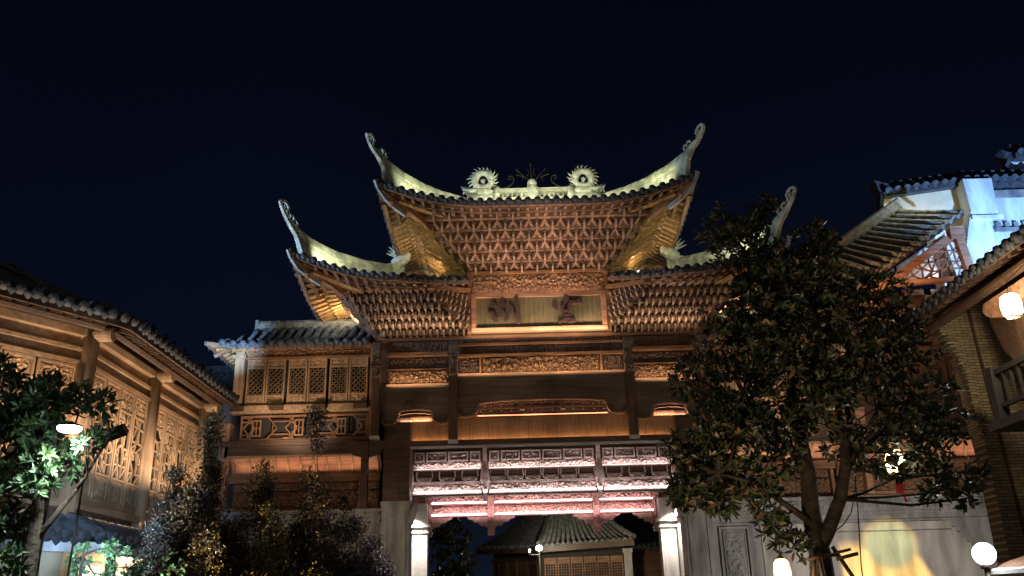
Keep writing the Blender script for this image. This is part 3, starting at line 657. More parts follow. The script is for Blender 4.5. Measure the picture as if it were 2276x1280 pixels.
# honey coloured plank board, seams as real gaps
pb = MB(side(1)); n = 27
for i in range(n):
    a = -4.22 + 8.44 * i / n; pb.box(a + .004, a + 8.44 / n - .004, 28.06, 28.14, 6.82, 7.58)
pbo = pb.build('plank_board', 'board', gate)
q = MB(side(1)); q.box(-4.27, -4.22, 28.0, 28.14, 6.80, 7.6); q.box(4.22, 4.27, 28.0, 28.14, 6.8, 7.6); q.box(-4.27, 4.27, 28.0, 28.15, 7.6, 7.66); q.build('board_trim', 'gate', pbo)
q = MB(side(1)); q.box(-4.27, 4.27, 27.78, 28.3, 6.66, 6.79); q.box(-4.27, 4.27, 27.78, 27.81, 6.79, 6.84); q.build('light_trough', 'dark', pbo)
# piers: timber above, dressed stone below
for s in (-1, 1):
    m = MB(side(s)); m.box(4.27, 5.12, 28.02, 28.8, 5.0, 7.64); m.box(4.3, 5.09, 27.99, 28.05, 6.72, 6.8); m.box(4.30, 5.09, 27.99, 28.05, 5.0, 5.1); m.box(4.62, 4.66, 28.0, 28.05, 5.1, 6.72)
    pier = m.build('timber_pier', 'dark', gate)
    m = MB(side(s)); m.box(4.27, 5.12, 27.98, 28.8, 0, 4.86); m.box(4.2, 5.16, 27.92, 28.84, 4.86, 5.0); m.box(4.23, 5.14, 27.95, 28.82, 4.72, 4.86); m.box(4.2, 5.18, 27.9, 28.84, 0, .6)
    fr = Fr((X0, 27.98, 0), 0); a, b = sorted((s * 4.36, s * 5.03)); frame(MB(), fr, a, b, .8, 4.6, .08, 0, .04)
    m.box(4.36, 4.45, 27.94, 27.98, .8, 4.6); m.box(4.94, 5.03, 27.94, 27.98, .8, 4.6); m.box(4.45, 4.94, 27.94, 27.98, 4.5, 4.6)
    m.prism([(4.2, 4.3), (4.27, 4.3), (4.27, 4.72), (4.08, 4.95), (4.05, 4.8), (4.12, 4.6)], (0, 28.0, 0), (1, 0, 0), (0, 0, 1), (0, .5, 0))
    m.build('stone_pier', 'stone', gate)
# passage: ceiling, side walls
m = MB(side(1)); m.box(-5.1, 5.1, 28.3, 31.3, 7.32, 7.6)
for y in (28.9, 29.7, 30.5): m.box(-4.27, 4.27, y, y + .18, 7.16, 7.32)
m.box(-5.1, -4.62, 28.8, 34, 5.0, 7.4); m.box(4.62, 5.1, 28.8, 34, 5.0, 7.4); m.box(-5.1, 5.1, 31.3, 34.5, 7.15, 7.4)
m.build('passage_lining', 'dark', gate)
for s in (-1, 1):
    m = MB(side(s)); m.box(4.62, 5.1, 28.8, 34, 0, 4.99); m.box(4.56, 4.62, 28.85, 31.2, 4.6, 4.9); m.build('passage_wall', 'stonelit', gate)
# --- the inner lintel, rows of carving lit from troughs
YL = 31.0; FL = Fr((X0, YL, 0), 0)
lb = MB(side(1)); lb.box(-4.7, 4.7, YL + .06, YL + .3, 5.5, 7.16)
lint = lb.build('inner_lintel', 'dark', gate)
bays = ((-4.5, -2.12), (-1.86, 1.86), (2.12, 4.5))
k = 0
for a, b in bays:
    w1 = MB(); n = 5 if b - a > 3 else 3; xs = [a] + [a + (b - a) * (i + .55) / (n + .1) for i in range(n)] + [b]
    for i in range(len(xs) - 1):
        p, q = xs[i] + .03, xs[i + 1] - .03
        frame(w1, FL, p, q, 6.68, 7.02, .05, -.02, .06); relief(w1, FL, p + .05, q - .05, 6.73, 6.97, -.05, .13, 40 + k, 7, 'scroll', .025); k += 1
    w1.build('panel_row', 'inlay', lint)
    w1 = MB(); fbox(w1, FL, a, b, -.04, .05, 6.40, 6.45); relief(w1, FL, a, b, 6.45, 6.66, .0, .09, 50, 8, 'scroll', .03); w1.build('leaf_band', 'inlay', lint)
    w1 = MB(); fbox(w1, FL, a, b, -.05, .1, 5.9, 5.98); n = 6 if b - a > 3 else 3
    for i in range(n):
        c = a + (b - a) * (i + .5) / n
        for sg in (-1, 1): w1.tube([FL(c + sg * .26, .06, 6.34), FL(c + sg * .28, .07, 6.16), FL(c + sg * .26, .08, 6.06), FL(c + sg * .12, .09, 6.0)], .022, 5)
        relief(w1, FL, c - .24, c + .24, 6.0, 6.14, .03, .06, 60 + i, 9, 'figure', .03)
    w1.build('niche_row', 'inlay', lint)
    w1 = MB(); relief(w1, FL, a, b, 5.62, 5.9, .02, .13, 70, 7, 'figure', .025); fbox(w1, FL, a, b, .0, .15, 5.54, 5.6); w1.build('carved_strip', 'inlay', lint)
    w1 = MB(); fbox(w1, FL, a + .02, b - .02, .1, .125, 5.605, 5.632); w1.build('light_strip', 'led', lint)
for u in (-1.99, 1.99, -4.62, 4.62):
    m = MB(side(1)); rnd = random.Random(int(u * 10)); m.box(u - .07, u + .07, YL - .1, YL + .1, 5.3, 7.16)
    m.tube([(u, YL - .12, 6.6), (u, YL - .2, 6.42), (u, YL - .26, 6.2), (u, YL - .24, 6.0), (u, YL - .16, 5.75), (u, YL - .1, 5.5)], [.06, .11, .15, .17, .12, .06], 9)
    for k in range(16): 
        z = rnd.uniform(5.6, 6.5); m.cone((u + rnd.uniform(-.1, .1), YL - .24, z), (u + rnd.uniform(-.17, .17), YL - .38, z + rnd.uniform(-.08, .12)), .05)
    m.build('dragon_bracket', 'inlay', lint)
# rear frame: two rosy beams with pendants and corbels
YR = 32.5; FR = Fr((X0, YR, 0), 0)
lb = MB(side(1)); lb.box(-4.7, 4.7, YR + .08, YR + .3, 4.95, 7.1); lb.box(-4.24, -3.98, YR - .1, YR + .12, 4.3, 5.7); lb.box(3.98, 4.24, YR - .1, YR + .12, 4.3, 5.7)
rear = lb.build('rear_frame', 'rose', gate)
for z0, z1 in ((5.42, 5.72), (5.0, 5.3)):
    for a, b in ((-4.0, -1.98), (-1.72, 1.82), (2.08, 4.0)):
        w1 = MB(); relief(w1, FR, a, b, z0, z1, .04, .09, 80 + int(z0 * 10), 8, 'figure', .03); fbox(w1, FR, a, b, -.04, .16, z0 - .07, z0 - .02); w1.build('carved_strip', 'rose', rear)
        w1 = MB(); fbox(w1, FR, a + .02, b - .02, .12, .15, z0 - .015, z0 + .012); w1.build('light_strip', 'led', rear)
for u in (-1.85, 1.95, -4.1, 4.1):
    m = MB(side(1)); m.box(u - .12, u + .12, YR - .14, YR + .1, 4.26, 5.8); m.box(u - .14, u + .14, YR - .16, YR + .12, 4.38, 4.42)
    for sg in (-1, 1):
        if abs(u + sg * .3) < 4.2: m.prism([(0, 0), (.75, .0), (.7, -.08), (.55, -.12), (.5, -.2), (.34, -.22), (.26, -.32), (.1, -.34), (0, -.42)], (u + sg * .12, YR - .02, 4.93), (sg, 0, 0), (0, 0, 1), (0, .1, 0))
    rnd = random.Random(int(u * 9))
    for k in range(14): m.cone((u + rnd.uniform(-.1, .1), YR - .12, rnd.uniform(4.4, 5.5)), (u + rnd.uniform(-.1, .1), YR - .2, rnd.uniform(4.4, 5.5)), .04)
    m.build('pendant_post', 'rose', rear)
# bright inner columns
for s in (-1, 1):
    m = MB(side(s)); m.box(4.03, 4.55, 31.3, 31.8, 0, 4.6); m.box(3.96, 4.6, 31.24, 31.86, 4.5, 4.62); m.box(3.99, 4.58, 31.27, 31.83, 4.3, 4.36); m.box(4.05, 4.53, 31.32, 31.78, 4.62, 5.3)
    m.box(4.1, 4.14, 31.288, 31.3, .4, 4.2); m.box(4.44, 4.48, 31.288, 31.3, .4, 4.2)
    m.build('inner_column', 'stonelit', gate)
# LED troughs of the gatehouse
WARM, GOLD, PINK, WHITE = (1, .62, .36), (1, .76, .53), (1, .68, .58), (1, .84, .83)
strip('plaque_light', (X0 - 2.3, 27.6, 10.28), (X0 + 2.3, 27.6, 10.28), (0, .22, 1), 36, GOLD)
strip('frieze_light', (X0 - 2.1, 27.72, 11.78), (X0 + 2.1, 27.72, 11.78), (0, .35, 1), 9, PINK)
strip('figure_light', (X0 - 2.7, 27.66, 8.95), (X0 + 2.7, 27.66, 8.95), (0, .35, 1), 20, GOLD)
for s in (-1, 1):
    strip('bay_light', (X0 + s * 3.1, 27.68, 8.64), (X0 + s * 5.0, 27.68, 8.64), (0, .35, 1), 8, GOLD)
    strip('side_bracket_light', (X0 + s * 2.6, 27.5, 10.3), (X0 + s * 5.3, 27.5, 10.3), (0, -.2, 1), 14, (1, .78, .56))
strip('board_light', (X0 - 4.2, 27.985, 6.82), (X0 + 4.2, 27.985, 6.82), (0, .12, 1), 13, (1, .58, .30))
strip('crescent_light', (X0 - 2.1, 27.98, 7.62), (X0 + 2.1, 27.98, 7.62), (0, 0, 1), 14, PINK)
for s in (-1, 1): strip('crescent_light', (X0 + s * 3.6, 27.98, 7.5), (X0 + s * 4.6, 27.98, 7.5), (0, 0, 1), 6, PINK)
strip('lintel_light', (X0 - 4.4, 30.78, 5.56), (X0 + 4.4, 30.78, 5.56), (0, .3, 1), 22, WHITE)
strip('lintel_upper_light', (X0 - 4.4, 30.86, 6.40), (X0 + 4.4, 30.86, 6.40), (0, .3, 1), 22, WHITE)
strip('lintel_fill_light', (X0 - 4.0, 29.6, 5.0), (X0 + 4.0, 29.6, 5.0), (0, .8, 1), 20, WHITE)
strip('rear_light', (X0 - 3.9, 32.0, 4.95), (X0 + 3.9, 32.0, 4.95), (0, .5, 1), 42, (1, .78, .78))
for s in (-1, 1):
    lamp('SPOT', 'column_light', (X0 + s * 4.5, 31.05, 4.9), 300, (1, .92, .86), (X0 + s * 4.3, 31.3, 2), spot_size=radians(110), spot_blend=.8, shadow_soft_size=.05)
    lamp('SPOT', 'column_wash', (X0 + s * 4.25, 30.4, 4.7), 190, (1, .92, .86), (X0 + s * 4.4, 31.3, 2.4), spot_size=radians(90), spot_blend=.8, shadow_soft_size=.05)
    lamp('SPOT', 'flank_light', (X0 + s * 3.5, 28.9, 12.75), 150, (1, .80, .5), (X0 + s * 4.1, 29.2, 14.4), spot_size=radians(150), spot_blend=.6, shadow_soft_size=.08)
    lamp('SPOT', 'lower_flank_light', (X0 + s * 6.2, 28.2, 10.95), 110, (1, .76, .46), (X0 + s * 6.8, 28.3, 12), spot_size=radians(150), spot_blend=.6, shadow_soft_size=.08)
    strip('hip_light', (X0 + s * 1.4, 25.75, 14.35), (X0 + s * 4.1, 25.75, 14.7), (-.1 * s, .8, .35), 42, (.98, 1, .66))
    strip('side_hip_light', (X0 + s * 4.6, 25.8, 11.95), (X0 + s * 7.0, 25.8, 12.4), (-.1 * s, .8, .35), 34, (.98, 1, .66))
strip('ridge_light', (X0 - 1.6, 27.6, 15.1), (X0 + 1.6, 27.6, 15.1), (0, .8, .5), 60, (.99, 1, .70))
for s in (-1, 1): lamp('SPOT', 'bracket_flood', (X0 + s * 2.2, 21.5, .4), 2800, (1, .77, .61), (X0 + s * .8, 27.2, 13.2), spot_size=radians(24), spot_blend=.7, shadow_soft_size=.1)

# --- the name plaque
sign = thing('name_plaque', (X0, 27.9, 10.4), 'wide olive plank name plaque with two raised maroon characters under the upper brackets', 'sign')
m = MB(side(1)); n = 26
for i in range(n):
    a = -2.12 + 4.24 * i / n; m.box(a + .003, a + 4.24 / n - .003, 27.84, 27.9, 10.52, 11.62)
m.box(-2.12, 2.12, 27.9, 27.96, 10.5, 11.64)
m.build('board', 'sign', sign)
m = MB(side(1)); m.box(-2.26, 2.26, 27.74, 27.98, 10.40, 10.53); m.box(-2.26, 2.26, 27.76, 27.98, 11.61, 11.74); m.box(-2.26, -2.11, 27.75, 27.98, 10.53, 11.61); m.box(2.11, 2.26, 27.75, 27.98, 10.53, 11.61)
m.box(-2.13, 2.13, 27.8, 27.84, 10.53, 10.56); m.box(-2.13, -2.09, 27.8, 27.84, 10.56, 11.6); m.box(2.09, 2.13, 27.8, 27.84, 10.56, 11.6)
m.build('frame', 'cedar', sign)
def strokes(polys, ox, oy):
    m = MB(side(1)); ax = [x for p in polys for x, y in p]; ay = [y for p in polys for x, y in p]; mx_, my_ = (min(ax) + max(ax)) / 2, (min(ay) + max(ay)) / 2
    polys = [[(mx_ + (x - mx_) * 1.1, my_ + (y - my_) * 1.1) for x, y in p] for p in polys]
    for i, p in enumerate(polys):
        q = [((ox + x / 16 - 1048) / 66.8 - 2.27, 10.42 + (742 - (oy + y / 16)) / 62.5 - .02 * ((ox + x / 16 - 1048) / 66.8) * .9) for x, y in p]
        m.prism(q, (0, 27.84, 0), (1, 0, 0), (0, 0, 1), (0, -.10 - .012 * (i % 3), 0))
    return m.build('character', 'letter', sign)
strokes([[(250, 400), (320, 375), (410, 420), (430, 520), (300, 540), (255, 480)], [(130, 670), (320, 690), (340, 740), (250, 790), (180, 760)], [(260, 920), (330, 780), (340, 700), (370, 800), (440, 1040), (350, 1050), (280, 980)],
         [(560, 270), (620, 210), (660, 280), (700, 380), (650, 520), (600, 600), (560, 880), (470, 880), (480, 640), (530, 440)], [(650, 500), (760, 400), (770, 430), (700, 540), (660, 600)], [(620, 620), (660, 640), (700, 780), (660, 830), (630, 740)],
         [(820, 440), (870, 430), (910, 490), (900, 640), (850, 880), (760, 1020), (670, 1030), (690, 960), (770, 840), (800, 650)], [(900, 480), (960, 560), (1030, 800), (1050, 700), (1040, 420), (1020, 230), (1080, 190), (1140, 230), (1130, 450), (1150, 800), (1200, 1030), (1170, 1085), (1100, 1080), (1040, 980), (960, 760)]], 1080, 655)
strokes([[(600, 190), (660, 165), (720, 190), (760, 260), (770, 330), (720, 400), (640, 410), (580, 340)], [(220, 480), (300, 410), (350, 400), (380, 640), (330, 670), (240, 600), (200, 540)], [(760, 360), (900, 370), (1100, 320), (1190, 380), (1200, 450), (1100, 465), (900, 460), (800, 520), (750, 470)],
         [(480, 520), (600, 420), (620, 520), (580, 700), (560, 880), (520, 860), (500, 640)], [(700, 440), (800, 500), (860, 560), (780, 620), (810, 780), (740, 760), (690, 640)], [(560, 660), (760, 640), (740, 740), (580, 740)],
         [(540, 800), (800, 780), (800, 880), (540, 910)], [(370, 1000), (480, 990), (560, 930), (800, 890), (790, 970), (640, 1060), (500, 1040), (460, 1100), (380, 1070)], [(780, 970), (840, 930), (950, 950), (965, 1020), (880, 1050), (720, 1080)]], 1220, 655)

# ------------------------------------------------------------------ flanking wings
def leaf_panel(f, u0, u1, z0, z1, n, parent, mat, seed, kind='weave', name='lattice_window'):
    """One window leaf: frame with carved panels above and below a lattice field."""
    h = z1 - z0; m = MB(); w = .055
    frame(m, f, u0, u1, z0, z1, w, n - .03, n + .03)
    za, zb = z0 + h * .22, z1 - h * .2
    fbox(m, f, u0 + w, u1 - w, n - .028, n + .026, za - .05, za); fbox(m, f, u0 + w, u1 - w, n - .028, n + .026, zb, zb + .05)
    relief(m, f, u0 + w, u1 - w, z0 + w, za - .05, n - .01, .035, seed, 9, 'scroll', .03); relief(m, f, u0 + w, u1 - w, zb + .05, z1 - w, n - .01, .035, seed + 1, 9, 'scroll', .03)
    o = m.build(name, mat, parent)
    q = MB()
    if kind == 'weave': weave(q, f, u0 + w, u1 - w, za, zb, n - .015, n + .015)
    elif kind == 'crackle': crackle(q, f, u0 + w, u1 - w, za, zb, n - .022, n + .022, .25, .036, seed)
    else:
        for i in range(1, 4): fbox(q, f, u0 + w + (u1 - u0 - 2 * w) * i / 4 - .012, u0 + w + (u1 - u0 - 2 * w) * i / 4 + .012, n - .012, n + .012, za, zb)
        for i in range(1, 7): fbox(q, f, u0 + w, u1 - w, n - .010, n + .010, za + (zb - za) * i / 7 - .012, za + (zb - za) * i / 7 + .012)
    q.build('lattice', mat, o)
    return o
def wing(s, label, warm):
    r = thing('wing_building', (X0 + s * 7.9, 28.5, 0), label, 'building'); X = side(s)
    f = Fr((X0, 28.5, 0), 0) if s > 0 else Fr((X0, 28.5, 0), 0)
    def U(a, b): return tuple(sorted((s * a, s * b)))
    S = Hip(10.9, 9.75, 27.72, 29.3, 10.18, 1.0, .14, 1.2, two=False)
    rf = hip_roof('roof', S, X, 5.6, 10.9, 30.9, .31, .105, parent=r)
    m = MB(X); m.box(5.6, 9.8, 29.2, 29.4, 11.05, 11.3); m.tube([(5.6, 29.3, 11.36), (9.85, 29.3, 11.36)], .13, 10); m.box(9.8, 9.9, 29.16, 29.44, 11.0, 11.5)
    for i in range(14): m.tube([(5.8 + i * .3, 29.3, 11.36), (5.84 + i * .3, 29.3, 11.36)], .145, 10)
    m.build('ridge', 'tileg', rf)
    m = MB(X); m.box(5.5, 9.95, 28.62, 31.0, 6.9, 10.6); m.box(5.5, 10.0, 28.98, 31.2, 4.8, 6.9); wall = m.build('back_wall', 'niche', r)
    m = MB(X)
    m.box(9.9, 10.2, 28.3, 28.62, 8.1, 10.25); m.box(9.85, 10.3, 28.25, 28.66, 9.86, 9.98); m.build('corner_post', 'pale', r)
    m = MB(X); m.box(5.46, 5.68, 28.3, 28.6, 6.9, 10.3); m.build('corner_post', 'gate', r)
    m = MB(X); m.box(5.68, 9.9, 28.4, 28.62, 10.14, 10.26); m.box(5.68, 9.9, 28.36, 28.6, 9.84, 9.9); m.build('lintel', 'gate', r)
    a, b = U(5.68, 9.9); m = MB(); relief(m, f, a, b, 9.9, 10.14, .06, .05, 21, 9, 'scroll', .03); m.build('carved_frieze', 'carve', r)
    n = 6
    for i in range(n):
        a, b = 5.72 + 4.14 * i / n, 5.72 + 4.14 * (i + 1) / n
        a, b = U(a + (.05 if i % 2 == 0 else .015), b - (.05 if i % 2 else .015)); leaf_panel(f, a, b, 8.27, 9.83, .06, r, 'pale', 100 + i)
    m = MB(X); m.box(5.68, 10.2, 28.3, 28.6, 7.98, 8.24); m.build('sill_beam', 'palex', r)
    m = MB(X)
    for u in (5.95, 7.3, 8.7, 10.0): m.box(u - .22, u + .22, 28.16, 28.32, 8.06, 8.2)
    m.build('bracket_block', 'dark', r)
    # balustrade: fretwork of rails, squares and lozenges
    m = MB(); a, b = U(5.7, 9.86); frame(m, f, a, b, 7.08, 7.9, .06, .1, .17)
    n = 3; L = (b - a) / n; B = lambda u0, z0, u1, z1, w=.034: m.bar(f(u0, .135, z0), f(u1, .135, z1), w, .05, up=f.n)
    for i in range(n):
        c = a + L * (i + .5)
        for z in (7.28, 7.7): B(a + L * i, z, c - .32, z); B(c + .32, z, a + L * (i + 1), z)
        frame(m, f, c - .32, c - .02, 7.22, 7.76, .045, .11, .165)
        e_ = a + L * i + .28; B(e_ - .2, 7.49, e_, 7.7); B(e_, 7.7, e_ + .2, 7.49); B(e_ + .2, 7.49, e_, 7.28); B(e_, 7.28, e_ - .2, 7.49); B(e_ - .1, 7.9, e_, 7.7); B(e_ + .1, 7.9, e_, 7.7); B(e_ - .1, 7.1, e_, 7.28); B(e_ + .1, 7.1, e_, 7.28)
        B(a + L * i + .02, 7.16, c - .36, 7.16); B(a + L * i + .02, 7.83, c - .36, 7.83); B(c - .17, 7.22, c - .17, 7.76, .028); B(c - .32, 7.49, c - .02, 7.49, .028); B(c + .36, 7.4, c + .36, 7.6, .028)
        c2 = c + .2; B(c2, 7.15, c2 + .3, 7.49); B(c2 + .3, 7.49, c2, 7.85)
    m.build('balustrade', 'gate', r)
    m = MB(X); m.box(5.3, 10.4, 28.2, 28.6, 6.88, 7.05); m.box(5.3, 10.44, 28.14, 28.3, 7.0, 7.06); m.box(5.3, 10.3, 28.3, 28.6, 6.55, 6.88); m.build('floor_beam', 'dark', r)
    m = MB(X); m.box(10.14, 10.44, 28.18, 28.5, 7.06, 7.62); m.box(10.12, 10.46, 28.16, 28.52, 7.56, 7.64); m.box(10.2, 10.4, 28.3, 28.6, 4.9, 6.88); q = m.build('newel_post', 'cedar', r)
    # vaulted ceiling under the balcony with ribs
    def vault(a, b): 
        t = b * pi / 2; return X(5.3 + 4.9 * a, 28.3 + .62 * sin(t), 6.05 + .56 * cos(t) + .0)
    m = MB(); m.grid(vault, 8, 8); m.build('vaulted_soffit', 'cedar', r, True)
    m = MB(X)
    for i in range(12):
        u = 5.4 + i * .42; m.tube([(u, 28.3 + .6 * sin(t), 6.03 + .55 * cos(t)) for t in (0, .4, .8, 1.2, 1.57)], .035, 6)
    m.bar((5.3, 28.28, 6.56), (10.2, 28.28, 6.56), .05, .05); m.build('vault_rib', 'pale', r)
    m = MB(X); m.box(5.3, 10.2, 28.7, 28.98, 5.78, 6.03); m.box(5.3, 10.2, 28.72, 28.98, 4.86, 4.94)
    for u in (5.95, 7.6, 9.3): m.box(u - .05, u + .05, 28.74, 28.98, 4.94, 5.78)
    m.build('ledge_beam', 'gate', r)
    fb = Fr((X0, 28.95, 0), 0); m = MB()
    for a, b in ((5.34, 5.88), (6.02, 7.53), (7.67, 9.23), (9.37, 10.1)):
        a, b = U(a, b); relief(m, fb, a, b, 4.96, 5.5, .03, .13, 30, 6, 'figure', .03); relief(m, fb, a, b, 5.54, 5.76, .03, .06, 31, 9, 'scroll', .03)
    m.build('carved_frieze', 'carve', r)
    m = MB(X); m.box(5.6, 5.82, 27.96, 28.2, 4.85, 6.9); m.prism([(-.62, .32), (-.6, .1), (-.45, -.12), (-.15, -.2), (.1, -.2), (.4, -.12), (.55, .1), (.56, .32)], (5.7, 28.0, 6.6), (1, 0, 0), (0, 0, 1), (0, .16, 0)); m.build('front_post', 'dark', r)
    strip('vault_light', (X0 + s * 5.4, 28.72, 6.06), (X0 + s * 10.0, 28.72, 6.06), (0, -.35, 1), 9 * warm, (1, .58, .36))
    lamp('SPOT', 'window_uplight', (X0 + s * 8.0, 26.6, 6.6), 190 * warm, (1, .76, .56), (X0 + s * 8, 28.5, 9.3), spot_size=radians(120), spot_blend=.7, shadow_soft_size=.1)
    lamp('SPOT', 'roof_lamp', (X0 + s * 6.6, 27.9, 11.0), 20, (1, .9, .6), (X0 + s * 8.5, 29.2, 11.3), spot_size=radians(140), spot_blend=.8, shadow_soft_size=.05)
    return r
wing(-1, 'two storey timber wing with latticed windows beside the dark shrubs, tile ends lit blue', 1.0)
wing(1, 'two storey timber wing half hidden behind the large broad-leaved tree', 1.0)

# ------------------------------------------------------------------ carved stone screen walls
def stone_wall(x0, x1, label, panels, field=None):
    r = thing('stone_wall', ((x0 + x1) / 2, 28.7, 0), label, 'wall'); f = Fr((0, 28.62, 0), 0)
    m = MB(); m.box(x0, x1, 28.64, 29.1, 0, 4.86); m.box(x0, x1, 28.5, 28.64, 4.76, 4.86); m.box(x0, x1, 28.56, 28.64, 4.3, 4.38); m.box(x0, x1, 28.58, 28.64, 4.06, 4.12)
    r['kind'] = 'thing'; body = m.build('wall_body', 'stone', r)
    m = MB(); relief(m, f, x0, x1, 4.38, 4.76, .02, .08, 90, 5, 'figure', .035); m.build('carved_band', 'stone', r)
    for k, (a, b, z0, z1) in enumerate(panels):
        m = MB(); frame(m, f, a, b, z0, z1, .07, 0, .07); frame(m, f, a + .12, b - .12, z0 + .12, z1 - .12, .035, 0, .04)
        relief(m, f, a + .16, b - .16, z0 + .16, z1 - .16, .0, .1, 95 + k, 4.5, 'figure', .035); m.build('carved_panel', 'stone', r)
    if field:
        a, b, z1 = field; m = MB(); m.box(a, b, 28.585, 28.638, .3, z1 - .28); m.box(a, b, 28.56, 28.638, z1 - .24, z1)
        for i in range(6): m.box(b + .0 + i * .13, b + .13 + i * .13, 28.57, 28.636, .3, z1 - .2 - i * .16)
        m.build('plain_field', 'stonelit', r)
    return r
stone_wall(-10.4, -4.3, 'grey stone wall carved with reliefs behind the shrubs, below the wing with blue lit tiles', [(-6.2, -5.0, 1.6, 4.0), (-8.2, -6.5, 1.6, 4.0)])
stone_wall(6.06, 16.2, 'pale grey stone wall with a carved panel behind the trunk of the large tree', [(6.3, 7.25, .6, 4.02)], (7.62, 13.6, 4.04))
m = MB(); m.box(X0 + 5.12, 6.06, 28.4, 28.9, 0, 4.86)

# ------------------------------------------------------------------ climbing gallery and timber hall on the right
r = thing('timber_hall', (13.4, 28.6, 0), 'dark timber hall with two pale lattice windows behind the large tree and the brick gable', 'building')
m = MB(); m.box(11.2, 17.5, 28.75, 31, 5.0, 11.75); m.box(11.1, 17.5, 28.5, 28.75, 11.55, 11.75); m.box(11.1, 17.5, 28.55, 28.75, 9.9, 10.1); m.box(11.1, 17.5, 28.4, 28.75, 6.6, 7.0)
for x in (11.4, 12.5, 13.3, 14.3, 15.6): m.box(x - .12, x + .12, 28.5, 28.75, 6.6, 11.75)
m.build('wall', 'dark', r)
f = Fr((0, 28.6, 0), 0)
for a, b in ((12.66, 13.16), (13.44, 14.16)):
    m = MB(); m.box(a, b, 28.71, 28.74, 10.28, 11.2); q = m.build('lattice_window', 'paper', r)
    m = MB(); frame(m, f, a, b, 10.28, 11.2, .05, -.06, .0); weave(m, f, a, b, 10.3, 11.18, -.07, -.04, .1, .024); m.build('lattice', 'dark', q)
m = MB(); relief(m, Fr((0, 28.75, 0), 0), 11.3, 15.5, 8.0, 9.7, .02, .08, 33, 3, 'figure', .05); m.build('carved_panel', 'carvedark', r)
def vault2(a, b):
    t = b * pi / 2; return V((10.3 + 5.2 * a, 28.1 + .62 * sin(t), 5.95 + .62 * cos(t)))
m = MB(); m.grid(vault2, 8, 8); m.build('vaulted_soffit', 'cedar', r, True)
m = MB()
for i in range(12): m.tube([(10.5 + i * .45, 28.1 + .6 * sin(t), 5.93 + .6 * cos(t)) for t in (0, .4, .8, 1.2, 1.57)], .04, 6)
m.bar((10.3, 28.08, 6.52), (15.5, 28.08, 6.52), .05, .05); m.build('vault_rib', 'pale', r)
m = MB(); m.box(10.3, 15.9, 28.5, 28.75, 5.7, 5.95); m.box(10.3, 15.9, 28.56, 28.75, 4.87, 5.0); m.build('ledge_beam', 'gate', r)
m = MB(); relief(m, Fr((0, 28.7, 0), 0), 10.3, 15.9, 5.0, 5.7, .03, .12, 34, 5, 'figure', .04); m.build('carved_frieze', 'carve', r)
strip('vault_light', (10.5, 28.5, 5.98), (15.4, 28.5, 5.98), (0, -.35, 1), 8, (1, .58, .36))

r = thing('climbing_gallery', (13.4, 28, 11.75), 'sloping roofed gallery with crackle lattice climbing towards the white gable wall', 'gallery')
m = MB(); tiled_strip(m, ((10.6, 27.5, 11.0), (15.65, 27.5, 14.28)), ((9.9, 28.6, 12.2), (13.9, 28.6, 14.86)), 17, .1, 8, .03); rf = m.build('roof', 'tileg', r, True)
m = MB(); m.bar((9.8, 28.6, 12.3), (13.95, 28.6, 15.02), .2, .3); m.tube([(9.8, 28.6, 12.46), (13.95, 28.6, 15.2)], .12, 8); m.build('ridge', 'tileg', rf)
m = MB(); m.bar((10.6, 27.54, 10.88), (15.6, 27.54, 14.12), .06, .12)
for i in range(17): 
    t = i / 16; p = V((10.6, 27.56, 10.84)).lerp(V((15.55, 27.56, 14.06)), t); m.bar(p, p + V((0, .6, .2)), .09, .09)
m.build('eave_board', 'dark', rf)
m = MB(); m.bar((11.6, 27.9, 11.05), (15.3, 27.9, 13.5), .2, .26); m.bar((11.3, 27.85, 11.62), (15.6, 27.85, 11.9), .2, .16); m.build('raking_beam', 'cedar', r)
m = MB(); m.bar((15.35, 27.85, 13.75), (15.6, 27.85, 11.75), .28, .24, up=(0, 1, 0)); m.box(15.1, 15.6, 27.7, 28.0, 13.3, 13.75); m.build('post', 'cedar', r)
m = MB(); m.bar((12.2, 27.85, 11.9), (12.1, 27.85, 10.9), .3, .24, up=(0, 1, 0)); m.build('post', 'cedar', r)
m = MB(); rnd = random.Random(3); P = {}
for i in range(11):
    for j in range(6):
        P[i, j] = V((12.3 + .32 * i + rnd.uniform(-.1, .1), 27.9, 11.95 + .32 * j + rnd.uniform(-.1, .1)))
ok = lambda p: p.z < 11.2 + (p.x - 11.6) * .66 + .05
for i in range(10):
    for j in range(5):
        for q in (P[i + 1, j], P[i, j + 1], P[i + 1, j + 1] if rnd.random() < .5 else P[i, j + 1]):
            if ok(P[i, j]) and ok(q) and (q - P[i, j]).length > .05: m.bar(P[i, j], q, .05, .06, up=(0, 1, 0))
m.build('crackle_lattice', 'cedar', r)
m = MB(); m.add([(12.4, 28.47, 12.0), (15.8, 28.47, 12.0), (15.6, 28.47, 14.0)], [(0, 1, 2)]); m.build('backing', 'plaster', r)  # added panel standing in for the floodlit white wall behind
lamp('SPOT', 'backing_fill', (14.7, 28.05, 12.0), 14, (.9, .95, 1), (14.0, 28.6, 12.3), spot_size=radians(150), spot_blend=.6, shadow_soft_size=.04)  # added hidden light that brightens the backing panel
lamp('POINT', 'gallery_lamp', (12.9, 26.4, 11.0), 90, (1, .55, .3), shadow_soft_size=.1)
lamp('SPOT', 'gallery_roof_lamp', (14.9, 27.2, 15.2), 90, (1, 1, .76), (11.8, 28.2, 12.6), spot_size=radians(140), spot_blend=.7, shadow_soft_size=.1)

